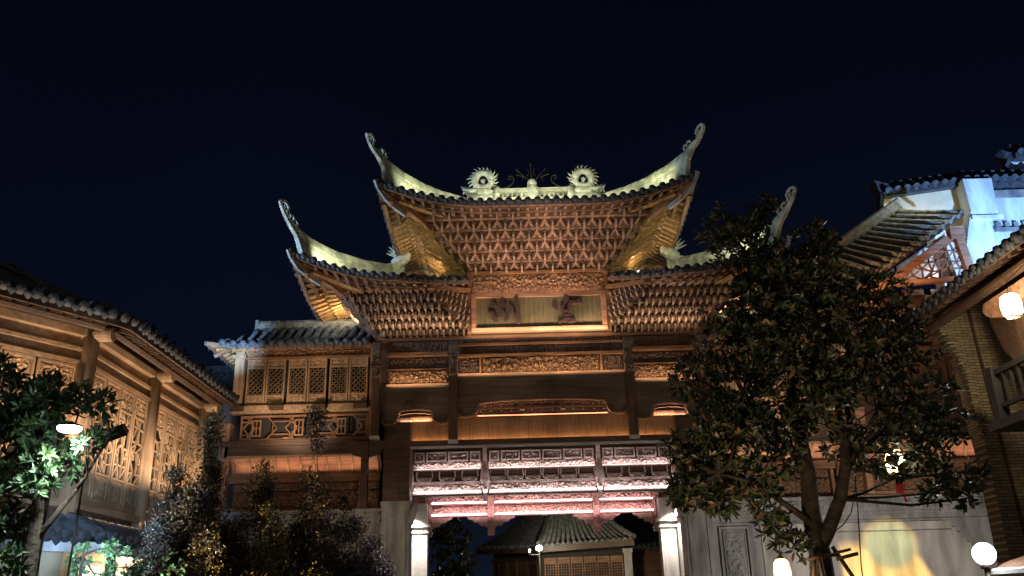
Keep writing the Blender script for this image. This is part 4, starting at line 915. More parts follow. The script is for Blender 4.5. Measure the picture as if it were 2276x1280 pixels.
# ------------------------------------------------------------------ white stepped gable walls
r = thing('white_gable_house', (17.5, 29.6, 0), 'white plastered house with stepped gable walls and tiled copings lit by blue floodlight', 'building')
def coping(x0, x1, y, z, parent, tilt=0.0, mat='tile'):
    m = MB(); n = max(2, int((x1 - x0) / .34)); z1 = z + tilt
    tiled_strip(m, ((x0, y - .4, z + .02), (x1, y - .4, z1 + .02)), ((x0, y, z + .34), (x1, y, z1 + .34)), n, .11, 2, 0)
    m.bar((x0, y - .1, z - .1), (x1, y - .1, z1 - .1), .5, .18)
    m.bar((x0, y, z + .4), (x1, y, z1 + .4), .26, .14); return m.build('tile_coping', mat, parent)
def ledge(x0, x1, y, z, parent):
    m = MB(); m.box(x0, x1, y - .2, y, z, z + .1); n = int((x1 - x0) / .32)
    for i in range(n): m.box(x0 + .05 + i * .32, x0 + .22 + i * .32, y - .14, y, z + .1, z + .34)
    return m.build('tile_ledge', 'stone', parent)
m = MB(); m.add([(13.35, 29.3, 14.3), (16.6, 29.3, 14.3), (16.6, 29.3, 16.05), (13.75, 29.3, 15.7), (13.35, 29.6, 14.3), (16.6, 29.6, 14.3), (16.6, 29.6, 16.05), (13.75, 29.6, 15.7)], [(0, 1, 2, 3), (7, 6, 5, 4), (0, 4, 5, 1), (1, 5, 6, 2), (2, 6, 7, 3), (3, 7, 4, 0)])
m.build('low_gable', 'cream', r)
m = MB(); m.bar((13.35, 29.25, 14.4), (13.72, 29.25, 15.8), .14, .3, up=(0, 1, 0)); m.prism([(0, 0), (.9, 0), (.75, .25), (.1, .42), (-.12, .5), (-.05, .2)], (13.6, 29.1, 15.8), (1, 0, 0), (0, 0, 1), (0, .5, 0)); m.build('eave_finial', 'tile', r)
coping(13.7, 16.5, 29.4, 15.78, r, .36)
m = MB(); m.prism([(16.5, 8), (17.0, 8), (17.05, 13.0), (17.15, 13.2), (17.15, 14.35), (17.4, 14.5), (17.5, 14.7), (17.55, 16.05), (16.5, 16.05), (16.55, 14.8), (16.35, 14.2), (16.1, 13.4)], (0, 28.7, 0), (1, 0, 0), (0, 0, 1), (0, .9, 0)); m.box(16.5, 17.6, 28.62, 28.7, 14.42, 14.56); m.build('corner_pier', 'plaster', r)
m = MB(); m.box(15.4, 22.5, 29.35, 30, 6, 15.75); m.build('main_wall', 'plaster', r)
coping(16.6, 22.5, 29.3, 16.15, r); 
m = MB(); m.box(17.4, 22.5, 29.28, 29.36, 15.55, 15.85); m.build('grey_band', 'stone', r)
ledge(17.6, 22.5, 29.36, 14.2, r); ledge(17.4, 22.5, 29.36, 12.7, r)
m = MB(); relief(m, Fr((0, 29.3, 0), 0), 18.2, 21, 13.3, 14.1, .0, .06, 51, 4, 'scroll', .05); relief(m, Fr((0, 29.3, 0), 0), 16.95, 19.5, 11.2, 12.5, .0, .06, 52, 4, 'scroll', .05); m.build('plaster_relief', 'plaster', r)
m = MB(); m.prism([(18.4, 16.3), (22.5, 16.3), (22.5, 17.4), (18.85, 17.2)], (0, 29.5, 0), (1, 0, 0), (0, 0, 1), (0, .5, 0)); m.build('upper_wall', 'plaster', r)
m = MB(); m.bar((18.35, 29.45, 16.35), (18.8, 29.45, 17.2), .14, .3, up=(0, 1, 0)); m.prism([(0, 0), (.9, 0), (.8, .2), (.1, .26), (-.16, .38), (-.08, .12)], (18.7, 29.3, 17.16), (1, 0, 0), (0, 0, 1), (0, .5, 0)); m.build('eave_finial', 'tile', r)
coping(18.9, 22.5, 29.45, 17.3, r)
lamp('SPOT', 'blue_flood', (18.6, 23.2, 9.6), 4400, (.26, .50, 1), (17.6, 29.2, 14.6), spot_size=radians(70), spot_blend=.7, shadow_soft_size=.1)
lamp('SPOT', 'gable_lamp', (14.6, 28.6, 14.25), 26, (1, .93, .62), (15, 29.4, 15.3), spot_size=radians(150), spot_blend=.6, shadow_soft_size=.05)

# ------------------------------------------------------------------ near brick house on the right
r = thing('brick_house', (11.2, 14, 0), 'near brick house with deep dark eaves, a balcony and a glowing lantern under the eaves', 'building')
prof = [(9.0, 7.75), (9.0, 7.5), (9.12, 7.42), (9.12, 7.32), (9.22, 7.22), (9.26, 7.1), (9.36, 7.0), (9.4, 6.85), (9.48, 6.72), (9.54, 6.45), (9.58, 6.1), (9.6, 5.0), (9.64, 4.6), (9.64, 0), (15, 0), (15, 9.5), (10.4, 8.3)]
m = MB(); m.prism(prof, (0, 18.1, 0), (1, 0, 0), (0, 0, 1), (0, .5, 0)); m.build('gable_wall', 'brick', r)
m = MB()
for i in range(11):
    (a, b), (c, d) = prof[i], prof[i + 1]; m.bar((a - .02, 18.07, b), (c - .02, 18.07, d), .12, .09, up=(0, 1, 0))
for i in range(30):
    t = i / 29; z = 7.45 - 2.7 * t; x = 9.02 + .6 * min(1, (7.45 - z) / 1.4) ** .8; m.box(x - .1, x + .03, 18.0, 18.12, z - .035, z + .03)
m.build('corbel_trim', 'brick', r)
m = MB(); m.bar((9.86, 18.07, 7.7), (10.1, 18.07, .5), .05, .05, up=(0, 1, 0)); m.build('wall_groove', 'dark', r)
m = MB(); tiled_strip(m, ((8.72, 18.6, 7.47), (8.72, 6, 7.47)), ((13.5, 18.6, 9.9), (13.5, 6, 9.9)), 42, .095, 6, .1); rf = m.build('roof', 'tile', r, True)
m = MB(); m.bar((8.8, 18.6, 7.46), (8.8, 6, 7.46), .06, .16)
for i in range(38): y = 18.3 - i * .32; m.bar((8.82, y, 7.36), (10.6, y, 8.0), .1, .1)
m.add([(8.78, 18.6, 7.5), (8.78, 6, 7.5), (11, 6, 8.4), (11, 18.6, 8.4)], [(0, 1, 2, 3)]); m.build('rafters', 'dark', rf)
m = MB(); m.tube([(9.0, 18.1, 7.14), (9.0, 6, 7.14)], .1, 10); m.build('eave_purlin', 'dark', r)
m = MB(); m.box(8.94, 9.22, 6, 15.5, 6.62, 6.9); m.box(8.9, 9.26, 6, 13.3, 6.9, 6.98); m.prism([(0, .28), (0, 0), (.16, -.04), (.3, .04), (.4, .16), (.3, .28)], (8.94, 15.5, 6.62), (0, 1, 0), (0, 0, 1), (.28, 0, 0)); m.build('tie_beam', 'cedar', r)
m = MB(); m.box(9.3, 9.56, 15.3, 15.56, 0, 7.6); m.prism([(0, 0), (.3, .1), (.7, .5), (.95, 1.1), (1.0, 1.5), (.6, 1.5), (.3, 1.0), (0, .7)], (9.4, 15.56, 5.6), (0, 1, 0), (0, 0, 1), (.14, 0, 0)); m.build('porch_post', 'dark', r)
m = MB(); m.box(11.3, 11.6, 6, 18.1, 0, 8.3); m.build('side_wall', 'palex', r)
m = MB(); m.box(8.95, 9.05, 6, 16.1, 5.56, 5.66); m.box(8.96, 9.04, 6, 16.0, 4.95, 5.02); m.box(8.9, 9.1, 16.0, 16.2, 4.7, 5.72); m.box(8.8, 11.3, 6, 16.3, 4.55, 4.72)
for i in range(40): m.box(8.975, 9.025, 6 + i * .25, 6.05 + i * .25, 5.02, 5.56)
m.build('balcony_railing', 'black', r)

# ------------------------------------------------------------------ near timber building on the left
r = thing('timber_house', (-9.35, 19, 0), 'near timber house with protruding beam ends, latticed windows and a blue lit pent roof', 'building')
A = Fr((-9.35, 18.5, 0), radians(90)); A.n = V((1, 0, 0))
B = Fr((-9.35, 18.5, 0), radians(90)); B.u = V((.56, .828, 0)); B.n = V((.828, -.56, 0))
def bay(f, u0, u1, leaves, seed):
    low = MB()
    fbox(wl, f, u0, u1, -.14, -.05, 6.93, 7.9); fbox(tr_, f, u0, u1, -.05, .05, 6.9, 7.0); fbox(tr_, f, u0, u1, -.05, .03, 7.22, 7.3); fbox(tr_, f, u0, u1, -.05, .1, 7.55, 7.72)
    fbox(low, f, u0, u1, -.1, .12, 3.9, 4.06); fbox(low, f, u0, u1, -.08, .03, 4.06, 4.2); low.build('sill', 'palex', r)
    for i in range(int((u1 - u0) / .22)):
        a = u0 + .02 + i * .22; fbox(lo_, f, a, a + .21, -.12, -.06 - .015 * (i % 2), 3.3, 3.9)
    n = leaves
    for i in range(n):
        a, b = u0 + .18 + (u1 - u0 - .36) * i / n, u0 + .18 + (u1 - u0 - .36) * (i + 1) / n
        leaf_panel(f, a + .03, b - .03, 4.2, 6.88, .0, r, 'pale', seed + i, 'crackle')
for f_, a_, b_, k_ in ((A, 0, 3.6, 200), (A, 3.6, 7.2, 210), (B, -4.0, 0, 220), (B, -8.0, -4.0, 230)):
    wl, tr_, lo_ = MB(), MB(), MB(); bay(f_, a_, b_, 4, k_)
    wl.build('upper_boarding', 'palex', r); tr_.build('rail', 'palex', r); lo_.build('lower_boarding', 'gatev', r)

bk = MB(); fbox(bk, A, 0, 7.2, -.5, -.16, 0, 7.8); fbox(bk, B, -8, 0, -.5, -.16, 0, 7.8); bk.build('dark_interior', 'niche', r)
for f, u in ((A, 0), (A, 3.6), (A, 7.2), (B, -4.0), (B, -8.0)):
    m = MB(); m.tube([f(u, .02, 3.2), f(u, .02, 7.9)], .18, 14); fbox(m, f, u - .24, u + .24, -.1, .06, 3.9, 6.9); c = m.build('column', 'pale', r, True)
    m = MB(); m.tube([f(u, -.2, 7.62), f(u, .5, 7.62)], .16, 14); m.build('beam_end', 'pale', c)
def upper(f, u0, u1, n):
    tiled_strip(tl_, (f(u0, 1.0, 7.86), f(u1, 1.0, 7.86)), (f(u0, -4, 10.2), f(u1, -4, 10.2)), n, .1, 6, .1)
    fbox(fs_, f, u0, u1, .9, .96, 7.66, 7.82)
    a, b = f(u0, .95, 7.72), f(u1, .95, 7.72); c, d = f(u1, -.2, 8.1), f(u0, -.2, 8.1); fs_.add([a, b, c, d], [(0, 1, 2, 3)])
    k = int((u1 - u0) / .34)
    for i in range(k): fs_.bar(f(u0 + (i + .5) * .34, .92, 7.66), f(u0 + (i + .5) * .34, -.1, 8.0), .1, .1)
    fs_.tube([f(u0, .45, 7.72), f(u1, .45, 7.72)], .1, 8)
tl_, fs_ = MB(), MB(); upper(A, 0, 7.4, 22); upper(B, -8.2, 0, 25)
def fan(tl, fs, n_out, z_e, z_w, cols, r_, z0, z1):
    """The rounded turn of the eaves at the bend of the facade."""
    P0 = A(0, 0, 0); k = 8; a0 = atan2(B.n.y, B.n.x)
    d = [V((cos(a0 * i / k), sin(a0 * i / k), 0)) for i in range(k + 1)]
    for p, q in zip(d, d[1:]):
        fs.bar(P0 + p * (n_out - .07) + V((0, 0, (z0 + z1) / 2)), P0 + q * (n_out - .07) + V((0, 0, (z0 + z1) / 2)), .06, z1 - z0)
        fs.add([P0 + p * (n_out - .05) + V((0, 0, z0 + .06)), P0 + q * (n_out - .05) + V((0, 0, z0 + .06)), P0 + V((0, 0, z_w - .25))], [(0, 1, 2)]); tl.add([P0 + p * n_out + V((0, 0, z_e - .02)), P0 + q * n_out + V((0, 0, z_e - .02)), P0 + V((0, 0, z_w))], [(0, 1, 2)])
    for i in range(cols):
        a = a0 * (i + .5) / cols; e = V((cos(a), sin(a), 0)); tile_col(tl, [P0 + e * (n_out - (n_out - .1) * t / 4) + V((0, 0, z_e + (z_w - z_e) * t / 4)) for t in range(5)], (-e.y, e.x, 0), r_)
fan(tl_, fs_, 1.0, 7.86, 8.33, 2, .1, 7.66, 7.82)
m = tl_; rnd = random.Random(9)
for k in range(26):
    f = A if k > 9 else B; u = rnd.uniform(.2, 7) if k > 9 else rnd.uniform(-6, -.1)
    h = rnd.uniform(.06, .16); p = f(u, .98, 7.95); m.tube([p, p + f.n * .05 + V((0, 0, h)), p + f.u * .1 + V((0, 0, h * 1.3))], [.06, .045, .02], 6)
rf = tl_.build('roof', 'tile', r, True); fs_.build('eave_boards', 'dark', rf)
# ground floor: tiled pent roof over a lit shop front
tl2, fs2, gf = MB(), MB(), MB()
for f, u0, u1, n in ((A, 0, 7.2, 20), (B, -8, 0, 22)):
    tiled_strip(tl2, (f(u0, 1.15, 3.22), f(u1, 1.15, 3.22)), (f(u0, 0, 3.72), f(u1, 0, 3.72)), n, .115, 5, .04)
    fbox(fs2, f, u0, u1, 1.0, 1.06, 2.94, 3.14); a, b = f(u0, 1.05, 3.1), f(u1, 1.05, 3.1); c, d = f(u1, 0, 3.3), f(u0, 0, 3.3); fs2.add([a, b, c, d], [(0, 1, 2, 3)])
    fbox(gf, f, u0, u1, -.02, .1, 0, 3.3)
fan(tl2, fs2, 1.15, 3.22, 3.72, 2, .115, 2.94, 3.14)
pr = tl2.build('pent_roof', 'tile', r, True); fs2.build('eave_board', 'plaster', pr)
gf.build('shop_wall', 'cream', r)
for f, a, b in ((A, 2.4, 3.6), (A, .6, 1.9), (A, 4.2, 5.4)):
    m = MB(); fbox(m, f, a, b, .1, .14, 1.0, 2.8); q = m.build('shop_window', 'shop', r)
    m = MB(); frame(m, f, a - .08, b + .08, .92, 2.88, .08, .1, .2); m.build('window_frame', 'dark', q)
for f, u in ((A, 2.15), (A, 3.85), (A, 5.8), (A, .3)):
    m = MB(); m.tube([f(u, .95, 0), f(u, .95, 3.1)], .1, 10); m.build('porch_post', 'gatev', r)
strip('pent_light', A(.6, .12, 3.88), A(7, .12, 3.88), (1, 0, -.35), 36, (1, .66, .4)); strip('pent_light', B(-7, .12, 3.88), B(-.2, .12, 3.88), (1, -.4, -.35), 36, (1, .66, .4))
for u, w in ((1.5, 75), (5.0, 60)): strip('facade_light', A(u - 1.3, .85, 4.9), A(u + 1.9, .85, 4.9), (-.8, 0, 2.4), w, (1, .76, .52))
strip('facade_light', B(-3.4, .85, 4.9), B(-.3, .85, 4.9), (-.66, .44, 2.4), 85, (1, .76, .52)); strip('facade_light', B(-7.4, .85, 4.9), B(-4.3, .85, 4.9), (-.66, .44, 2.4), 60, (1, .76, .52))
lamp('POINT', 'shop_lamp', A(3.0, .75, 2.7), 170, (1, .78, .45), shadow_soft_size=.1)

# a farther roof between that house and the wing
r = thing('background_house', (-11.3, 33, 0), 'dark tiled house glimpsed between the near timber house and the wing', 'building')
m = MB(); tiled_strip(m, ((-14, 31.5, 9.3), (-9.6, 31.5, 9.3)), ((-14, 35, 11.2), (-9.6, 35, 11.2)), 16, .1, 8, .1); rf = m.build('roof', 'tile', r, True)
m = MB(); m.box(-14, -9.6, 34.9, 35.1, 11.1, 11.5); m.build('ridge', 'tile', rf)
m = MB(); m.box(-14, -9.8, 32, 38, 0, 9.4); m.build('wall', 'plaster', r)

# ------------------------------------------------------------------ seen through the gate
r = thing('courtyard_house', (2, 47.5, 0), 'low tiled house with latticed doors seen through the gate passage', 'building')
C_ = V((1.0, 46.2, 4.82)); Lf = V((-2.4, 51.5, 5.12)); Rt = V((5.75, 45.4, 5.0))
m = MB(); tiled_strip(m, (C_, Rt), (V((1.9, 50.5, 7.3)), V((4.3, 50.2, 7.3))), 17, .105, 8, .5); tiled_strip(m, (Lf, C_), (V((.6, 53, 7.3)), V((1.85, 50.6, 7.3))), 20, .11, 8, .5)
rf = m.build('roof', 'tilec', r, True)
m = MB(); m.tube([C_ + V((0, 0, .1)), V((1.35, 48, 5.75)), V((1.85, 50.5, 7.35))], .12, 8); m.tube([Rt + V((0, 0, .1)), V((5.1, 47.6, 5.9)), V((4.35, 50.2, 7.4))], .14, 8); m.build('hip_ridge', 'tileg', rf)
m = MB(); m.bar(C_ - V((0, 0, .2)), Rt - V((0, 0, .2)), .1, .26); m.bar(Lf - V((0, 0, .2)), C_ - V((0, 0, .2)), .1, .26); m.build('eave_board', 'dark', rf)
f = Fr((1.2, 47.3, 0), radians(-9)); 
m = MB(); fbox(m, f, -.2, 4.3, -.4, -.06, 0, 4.9); fbox(m, f, -.3, 4.4, -.1, .05, 4.3, 4.5); fbox(m, f, -.3, 4.4, -.1, .05, 2.6, 2.75); m.build('front_wall', 'niche', r)
for i in range(6): leaf_panel(f, .1 + i * .68, .72 + i * .68, 2.75, 4.28, 0, r, 'gate', 300 + i, 'grid', 'lattice_door')
f2 = Fr((1.2, 47.3, 0), radians(-57.5)); f2.u = V((-.54, .84, 0)); f2.n = V((-.84, -.54, 0))
m = MB(); fbox(m, f2, 0, 5, -.4, -.06, 0, 4.9); fbox(m, f2, 0, 5, -.1, .05, 4.3, 4.5); m.build('side_wall', 'dark', r)
for i in range(4): leaf_panel(f2, .5 + i * 1.0, 1.4 + i * 1.0, 2.75, 4.28, 0, r, 'gatev', 310 + i, 'grid', 'lattice_door')
m = MB(); fbox(m, f, 4.2, 4.6, -.2, .25, 0, 4.6); fbox(m, f, 4.15, 4.65, -.25, .3, 4.4, 4.6); m.build('stone_pillar', 'stonelit', r)
r = thing('side_pavilion', (8, 50, 0), 'dark tiled pavilion beside the courtyard house, behind the inner column of the gate', 'building')
m = MB(); tiled_strip(m, (V((5.4, 49, 4.9)), V((9.6, 49, 4.5))), (V((5.4, 53, 7.6)), V((9.6, 53, 7.6))), 14, .11, 8, .3); rf = m.build('roof', 'tilec', r, True)
m = MB(); m.box(5.6, 9.5, 49.6, 53, 0, 4.7); m.build('wall', 'gate', r)
lamp('POINT', 'courtyard_light', (1.1, 43.8, 4.6), 190, (1, .95, .75), shadow_soft_size=.1)
lamp('POINT', 'courtyard_light', (4.5, 42.5, 4.4), 120, (1, .85, .55), shadow_soft_size=.1)

# blue and white floodlights of the square
lamp('SPOT', 'blue_side_flood', (-13.0, 23.6, 10.9), 2200, (.42, .66, 1), (-6.6, 26.3, 13.4), spot_size=radians(62), spot_blend=.6, shadow_soft_size=.15)
lamp('SPOT', 'blue_eave_flood', (-8.3, 24.2, 8.3), 1900, (.36, .62, 1), (-9.3, 27.2, 10), spot_size=radians(36), spot_blend=.8, shadow_soft_size=.15)
lamp('SPOT', 'pent_blue_flood', (-5.3, 11.2, 2.6), 1500, (.42, .66, 1), (-8.2, 18.5, 3.3), spot_size=radians(34), spot_blend=.8, shadow_soft_size=.15)
lamp('SPOT', 'wall_flood', (10.5, 19.0, .4), 1300, (1, .93, .86), (10.3, 28.6, 2.6), spot_size=radians(75), spot_blend=.8, shadow_soft_size=.2)
lamp('SPOT', 'pier_flood', (-2.2, 21.0, .4), 170, (1, .96, .9), (-5.2, 28.0, 3.2), spot_size=radians(46), spot_blend=.8, shadow_soft_size=.2)

# ------------------------------------------------------------------ trees and shrubs
MT['magnolia'] = leafy('glossy broad leaf', [(0, (.022, .034, .016)), (.5, (.034, .05, .022)), (.8, (.05, .058, .026)), (.91, (.095, .06, .026)), (1, (.16, .085, .03))])
MT['pittos'] = leafy('bright whorled leaf', [(0, (.02, .04, .022)), (.6, (.038, .07, .03)), (1, (.07, .11, .04))], .38)
MT['plum'] = leafy('dusky small leaf', [(0, (.035, .022, .020)), (.5, (.065, .055, .04)), (.75, (.085, .085, .055)), (.9, (.10, .075, .045)), (1, (.16, .06, .05))], .4)
MT['golden'] = leafy('golden small leaf', [(0, (.06, .05, .02)), (.6, (.12, .09, .03)), (1, (.19, .13, .035))], .4)
MT['greyleaf'] = leafy('greyish small leaf', [(0, (.05, .045, .045)), (.6, (.085, .075, .075)), (1, (.12, .09, .09))], .4)
MT['green'] = leafy('green shrub leaf', [(0, (.03, .06, .02)), (1, (.09, .15, .05))], .4)
def leaf(m, p, d, n, L, w):
    """A folded, pointed leaf from p along d with face normal near n."""
    sd = d.cross(n)
    if sd.length < 1e-4: return
    sd.normalize(); u = sd.cross(d)
    m.add([p, p + d * L * .35 + sd * w * .42 + u * w * .12, p + d * L * .72 + sd * w * .36 + u * w * .08 - u * L * .04, p + d * L - u * L * .12,
           p + d * L * .72 - sd * w * .36 + u * w * .08 - u * L * .04, p + d * L * .35 - sd * w * .42 + u * w * .12, p + d * L * .38, p + d * L * .72 - u * L * .05],
          [(0, 6, 1), (6, 7, 2, 1), (7, 3, 2), (0, 5, 6), (5, 4, 7, 6), (4, 3, 7)])
def rnd_dir(r):
    z = r.uniform(-1, 1); a = r.uniform(0, 2 * pi); q = sqrt(1 - z * z); return V((q * cos(a), q * sin(a), z))
def whorl(m, r, p, d, n, L, w, spread=.75):
    a0 = r.uniform(0, 6); ref = d.cross(V((.3, .5, .8)))
    if ref.length < .1: ref = d.cross(V((1, 0, 0)))
    ref.normalize(); o = d.cross(ref)
    for k in range(n):
        a = a0 + 2 * pi * k / n + r.uniform(-.3, .3); s_ = spread * r.uniform(.6, 1.25); side_ = ref * cos(a) + o * sin(a)
        dd = (d * cos(s_ * 1.2) + side_ * sin(s_ * 1.2)).normalized(); nn = (d * sin(s_ * 1.2) - side_ * cos(s_ * 1.2) + rnd_dir(r) * .25).normalized()
        leaf(m, p + side_ * .006, dd, nn, L * r.uniform(.7, 1.15), w * r.uniform(.8, 1.15))
def crown(m, tw, r, blobs, Y, dens, L, w, leaves, depth=1.0, up=.35, limbs=()):
    for x, z, q in blobs:
        c = V((x, Y + r.uniform(-.3, .3) * depth, z)); n = int(dens * q * q) + 8
        if limbs:
            g = min(limbs, key=lambda p: (p - c).length + max(0, p.z - c.z) * 1.5); tw.tube([g, g.lerp(c, .5) + rnd_dir(r) * .08 - V((0, 0, .05)), c], [.022, .015, .01], 5)
        for k in range(n):
            d = rnd_dir(r); f = r.uniform(.35, 1.0) ** .6 * (1 + .25 * noise.noise(c * 2 + d * 1.7)); p = c + V((d.x * q, d.y * q * 1.25 * depth, d.z * q)) * f
            if noise.noise(p * 2.3 + V((7, 1, 3))) > .32: continue
            dd = (d * .8 + V((0, 0, up)) + rnd_dir(r) * .6).normalized()
            whorl(m, r, p, dd, r.randint(*leaves), L * r.uniform(.75, 1.2), w * r.uniform(.85, 1.2), r.uniform(.45, .95))
            if k % 5 == 0: tw.tube([c, c + (p - c) * .6 + rnd_dir(r) * .04, p], [.010, .007, .004], 4, False)
# large broad-leaved tree on the right
r = random.Random(11)
t = thing('broadleaf_tree', (3.25, 10, 0), 'large dark broad-leaved tree with forked trunk and rusty leaf tips', 'tree')
tr = MB(); TY = 10.0
LIMBS = []
def limb(pts, r0, r1):
    p = [V((x, TY + dy, z)) for x, dy, z in pts]; n = len(p); LIMBS.extend(q for q in p if q.z > 2.2); tr.tube(p, [r0 + (r1 - r0) * i / (n - 1) for i in range(n)], 10)
limb([(3.22, 0, 0), (3.26, 0, 1.0), (3.27, 0, 1.9), (3.28, 0, 2.14), (3.26, .02, 2.36), (3.26, .05, 2.62), (3.29, .05, 3.0), (3.28, .1, 3.37), (3.24, .12, 3.8), (3.3, .1, 4.3), (3.24, .05, 4.9), (3.12, 0, 5.7)], .15, .035)
limb([(3.28, 0, 2.2), (3.38, -.05, 2.36), (3.55, -.1, 2.7), (3.66, -.12, 3.05), (3.72, -.1, 3.4), (3.66, -.05, 3.6), (3.5, 0, 3.72), (3.55, .1, 4.3), (3.75, .2, 5.0)], .085, .03)
limb([(3.27, .05, 3.1), (3.1, -.05, 3.28), (2.93, -.1, 3.48), (2.6, -.2, 3.9), (2.4, -.25, 4.4)], .06, .02); limb([(3.27, .1, 3.6), (3.6, .3, 4.0), (4.1, .35, 4.5), (4.5, .3, 4.8)], .055, .018)
limb([(3.68, -.1, 3.1), (3.84, -.15, 3.2), (4.1, -.1, 3.4), (4.4, 0, 3.65)], .04, .015); limb([(3.25, 0, 2.45), (3.02, -.1, 2.6), (2.6, -.2, 2.9), (2.2, -.2, 3.0)], .045, .015); limb([(3.24, 0, 2.5), (3.1, -.05, 2.3), (2.95, -.1, 2.35)], .03, .01)
RB = [(2.6, 5.96, .26), (3.07, 6.1, .28), (2.84, 5.65, .39), (3.62, 5.66, .3), (3.86, 5.75, .17), (3.2, 5.46, .45), (3.04, 5.0, .56), (3.58, 4.99, .56), (4.04, 5.18, .28), (4.43, 4.88, .27), (2.55, 4.56, .40), (2.2, 4.19, .30), (1.97, 4.03, .18), (2.64, 3.91, .42), (3.37, 4.32, .55), (4.02, 4.41, .56), (4.53, 4.29, .42), (4.78, 3.9, .36), (4.23, 3.76, .48), (4.89, 3.43, .26), (3.66, 3.85, .36), (2.13, 3.55, .29), (1.91, 3.35, .21), (2.42, 3.39, .33), (1.97, 2.9, .23), (2.26, 2.79, .25), (1.80, 2.75, .12), (2.68, 2.98, .28), (4.6, 3.23, .28), (4.96, 2.97, .23), (4.29, 2.94, .2), (4.77, 2.78, .15), (2.74, 2.63, .2), (2.91, 2.43, .18), (3.04, 2.24, .15), (4.95, 2.67, .1), (3.21, 6.36, .14), (2.95, 4.6, .4), (3.9, 3.1, .2), (4.5, 3.6, .3), (2.98, 3.1, .16), (3.35, 3.7, .34), (4.25, 4.95, .32), (4.6, 4.68, .26), (3.1, 3.45, .26), (3.75, 3.35, .22), (2.3, 3.1, .3), (2.05, 3.2, .2), (2.6, 3.6, .3)]
m = MB(); crown(m, tr, r, RB, TY, 640, .118, .046, (4, 7), 1.15, .35, LIMBS)
m.build('foliage', 'magnolia', t); tr.build('trunk', 'bark', t, True); LIMBS = []
# props that hold the trunk
for pts in ([(2.95, 9.8, 0), (3.12, 9.8, 1.9), (3.2, 9.9, 2.18)], [(3.12, 9.5, 0), (3.18, 9.7, 1.9), (3.23, 9.88, 2.16)], [(3.75, 9.7, 0), (3.52, 9.8, 1.9), (3.39, 9.9, 2.2)]):
    m = MB(); m.tube(pts, .024, 7); o = m.build('tree_prop', 'pole', None, True)
    o['label'] = 'thin stripped pole propping the trunk of the large tree'; o['category'] = 'prop'; o['group'] = 'poles propping the large tree'
m = MB(); m.tube([(3.38, 9.86, 2.13), (3.55, 9.8, 2.165)], .016, 7); m.tube([(3.40, 9.86, 2.07), (3.62, 9.8, 2.12)], .02, 7); m.tube([(3.1, 9.86, 2.08), (3.4, 9.86, 2.12)], .022, 7); m.build('cross_brace', 'pole', t, True)
# whorled tree at the left edge
r = random.Random(21)
t = thing('whorled_tree', (-5.53, 10.3, 0), 'green whorled-leaf tree lit from within by a street lamp', 'tree')
TY = 10.3; tr = MB()
limb([(-5.56, 0, 0), (-5.52, 0, 1.2), (-5.52, 0, 2.14), (-5.52, 0, 2.6), (-5.53, 0, 3.0), (-5.51, 0, 3.3), (-5.46, 0, 3.7), (-5.6, .1, 4.2)], .12, .03); limb([(-5.5, 0, 2.5), (-5.3, .05, 2.85), (-5.15, .1, 3.1), (-4.85, .1, 3.72)], .04, .015); limb([(-5.52, 0, 2.9), (-5.8, 0, 3.5), (-6, 0, 4.0)], .05, .015)
LB = [(-5.99, 4.38, .22), (-5.71, 4.15, .3), (-5.79, 3.71, .36), (-5.44, 4.08, .27), (-5.47, 3.72, .28), (-5.14, 3.38, .18), (-5.56, 3.27, .27), (-4.93, 3.66, .2), (-4.79, 4.0, .13), (-5.17, 4.2, .1), (-5.33, 3.12, .17), (-5.7, 2.56, .2), (-5.52, 2.28, .16), (-4.79, 3.5, .13), (-5.89, 4.03, .3), (-6.1, 3.4, .3), (-5.2, 3.95, .18), (-5.9, 3.0, .28), (-5.75, 2.75, .18), (-5.35, 3.35, .2), (-6.1, 2.6, .2)]
LB = [(x * 1.03, 1.6 + (z - 1.6) * 1.03, q) for x, z, q in LB]
m = MB(); crown(m, tr, r, LB, TY, 900, .13, .038, (5, 9), 1.1, .35, LIMBS); m.build('foliage', 'pittos', t); tr.build('trunk', 'bark', t, True)
# slender shrubs in front of the left wing
def shrub(x, y, z0, z1, wd, label, mat, seed, stems, dens, L=.054):
    """Loose many-stemmed shrub: arching stems with side twigs and clumps of small leaves."""
    r = random.Random(seed); t = thing('leafy_shrub', (x, y, 0), label, 'shrub', 'shrubs before the carved stone wall'); tr, m = MB(), MB()
    for k in range(stems):
        a = 2 * pi * (k + r.random()) / stems; q = wd * sqrt((k + .3) / stems); h = z0 + (z1 - z0) * (1 if k == 0 else r.uniform(.45, .9) * (1 - .25 * q / wd))
        b = V((x + r.uniform(-.15, .15), y + r.uniform(-.15, .15), 0)); e = V((x + q * cos(a), y + q * sin(a), h)); mid = b.lerp(e, .5) + V((.15 * cos(a), .15 * sin(a), .1))
        P = [b, mid, mid.lerp(e, .5) + rnd_dir(r) * .05, e]; tr.tube(P, [.016, .011, .007, .003], 4, False)
        for c in range(int(13 + 6 * r.random())):
            f = r.uniform(.25, 1.0); o = b.lerp(mid, f * 2) if f < .5 else mid.lerp(e, f * 2 - 1); g = (1 - f) * .42 + .09
            d = (rnd_dir(r) + V((0, 0, .5))).normalized(); w_ = o + d * g; tr.tube([o, o.lerp(w_, .5) + rnd_dir(r) * .02, w_], [.006, .004, .002], 3, False)
            cr = g * r.uniform(.7, 1.3) + .1
            for i in range(int(dens * cr * 6.0)):
                p = o.lerp(w_, r.random() ** .6) + rnd_dir(r) * cr * r.random() ** .6
                leaf(m, p, (rnd_dir(r) + V((0, 0, .35))).normalized(), rnd_dir(r), L * r.uniform(.55, 1.35), L * .5)
    tr.build('stems', 'bark', t); m.build('foliage', mat, t)
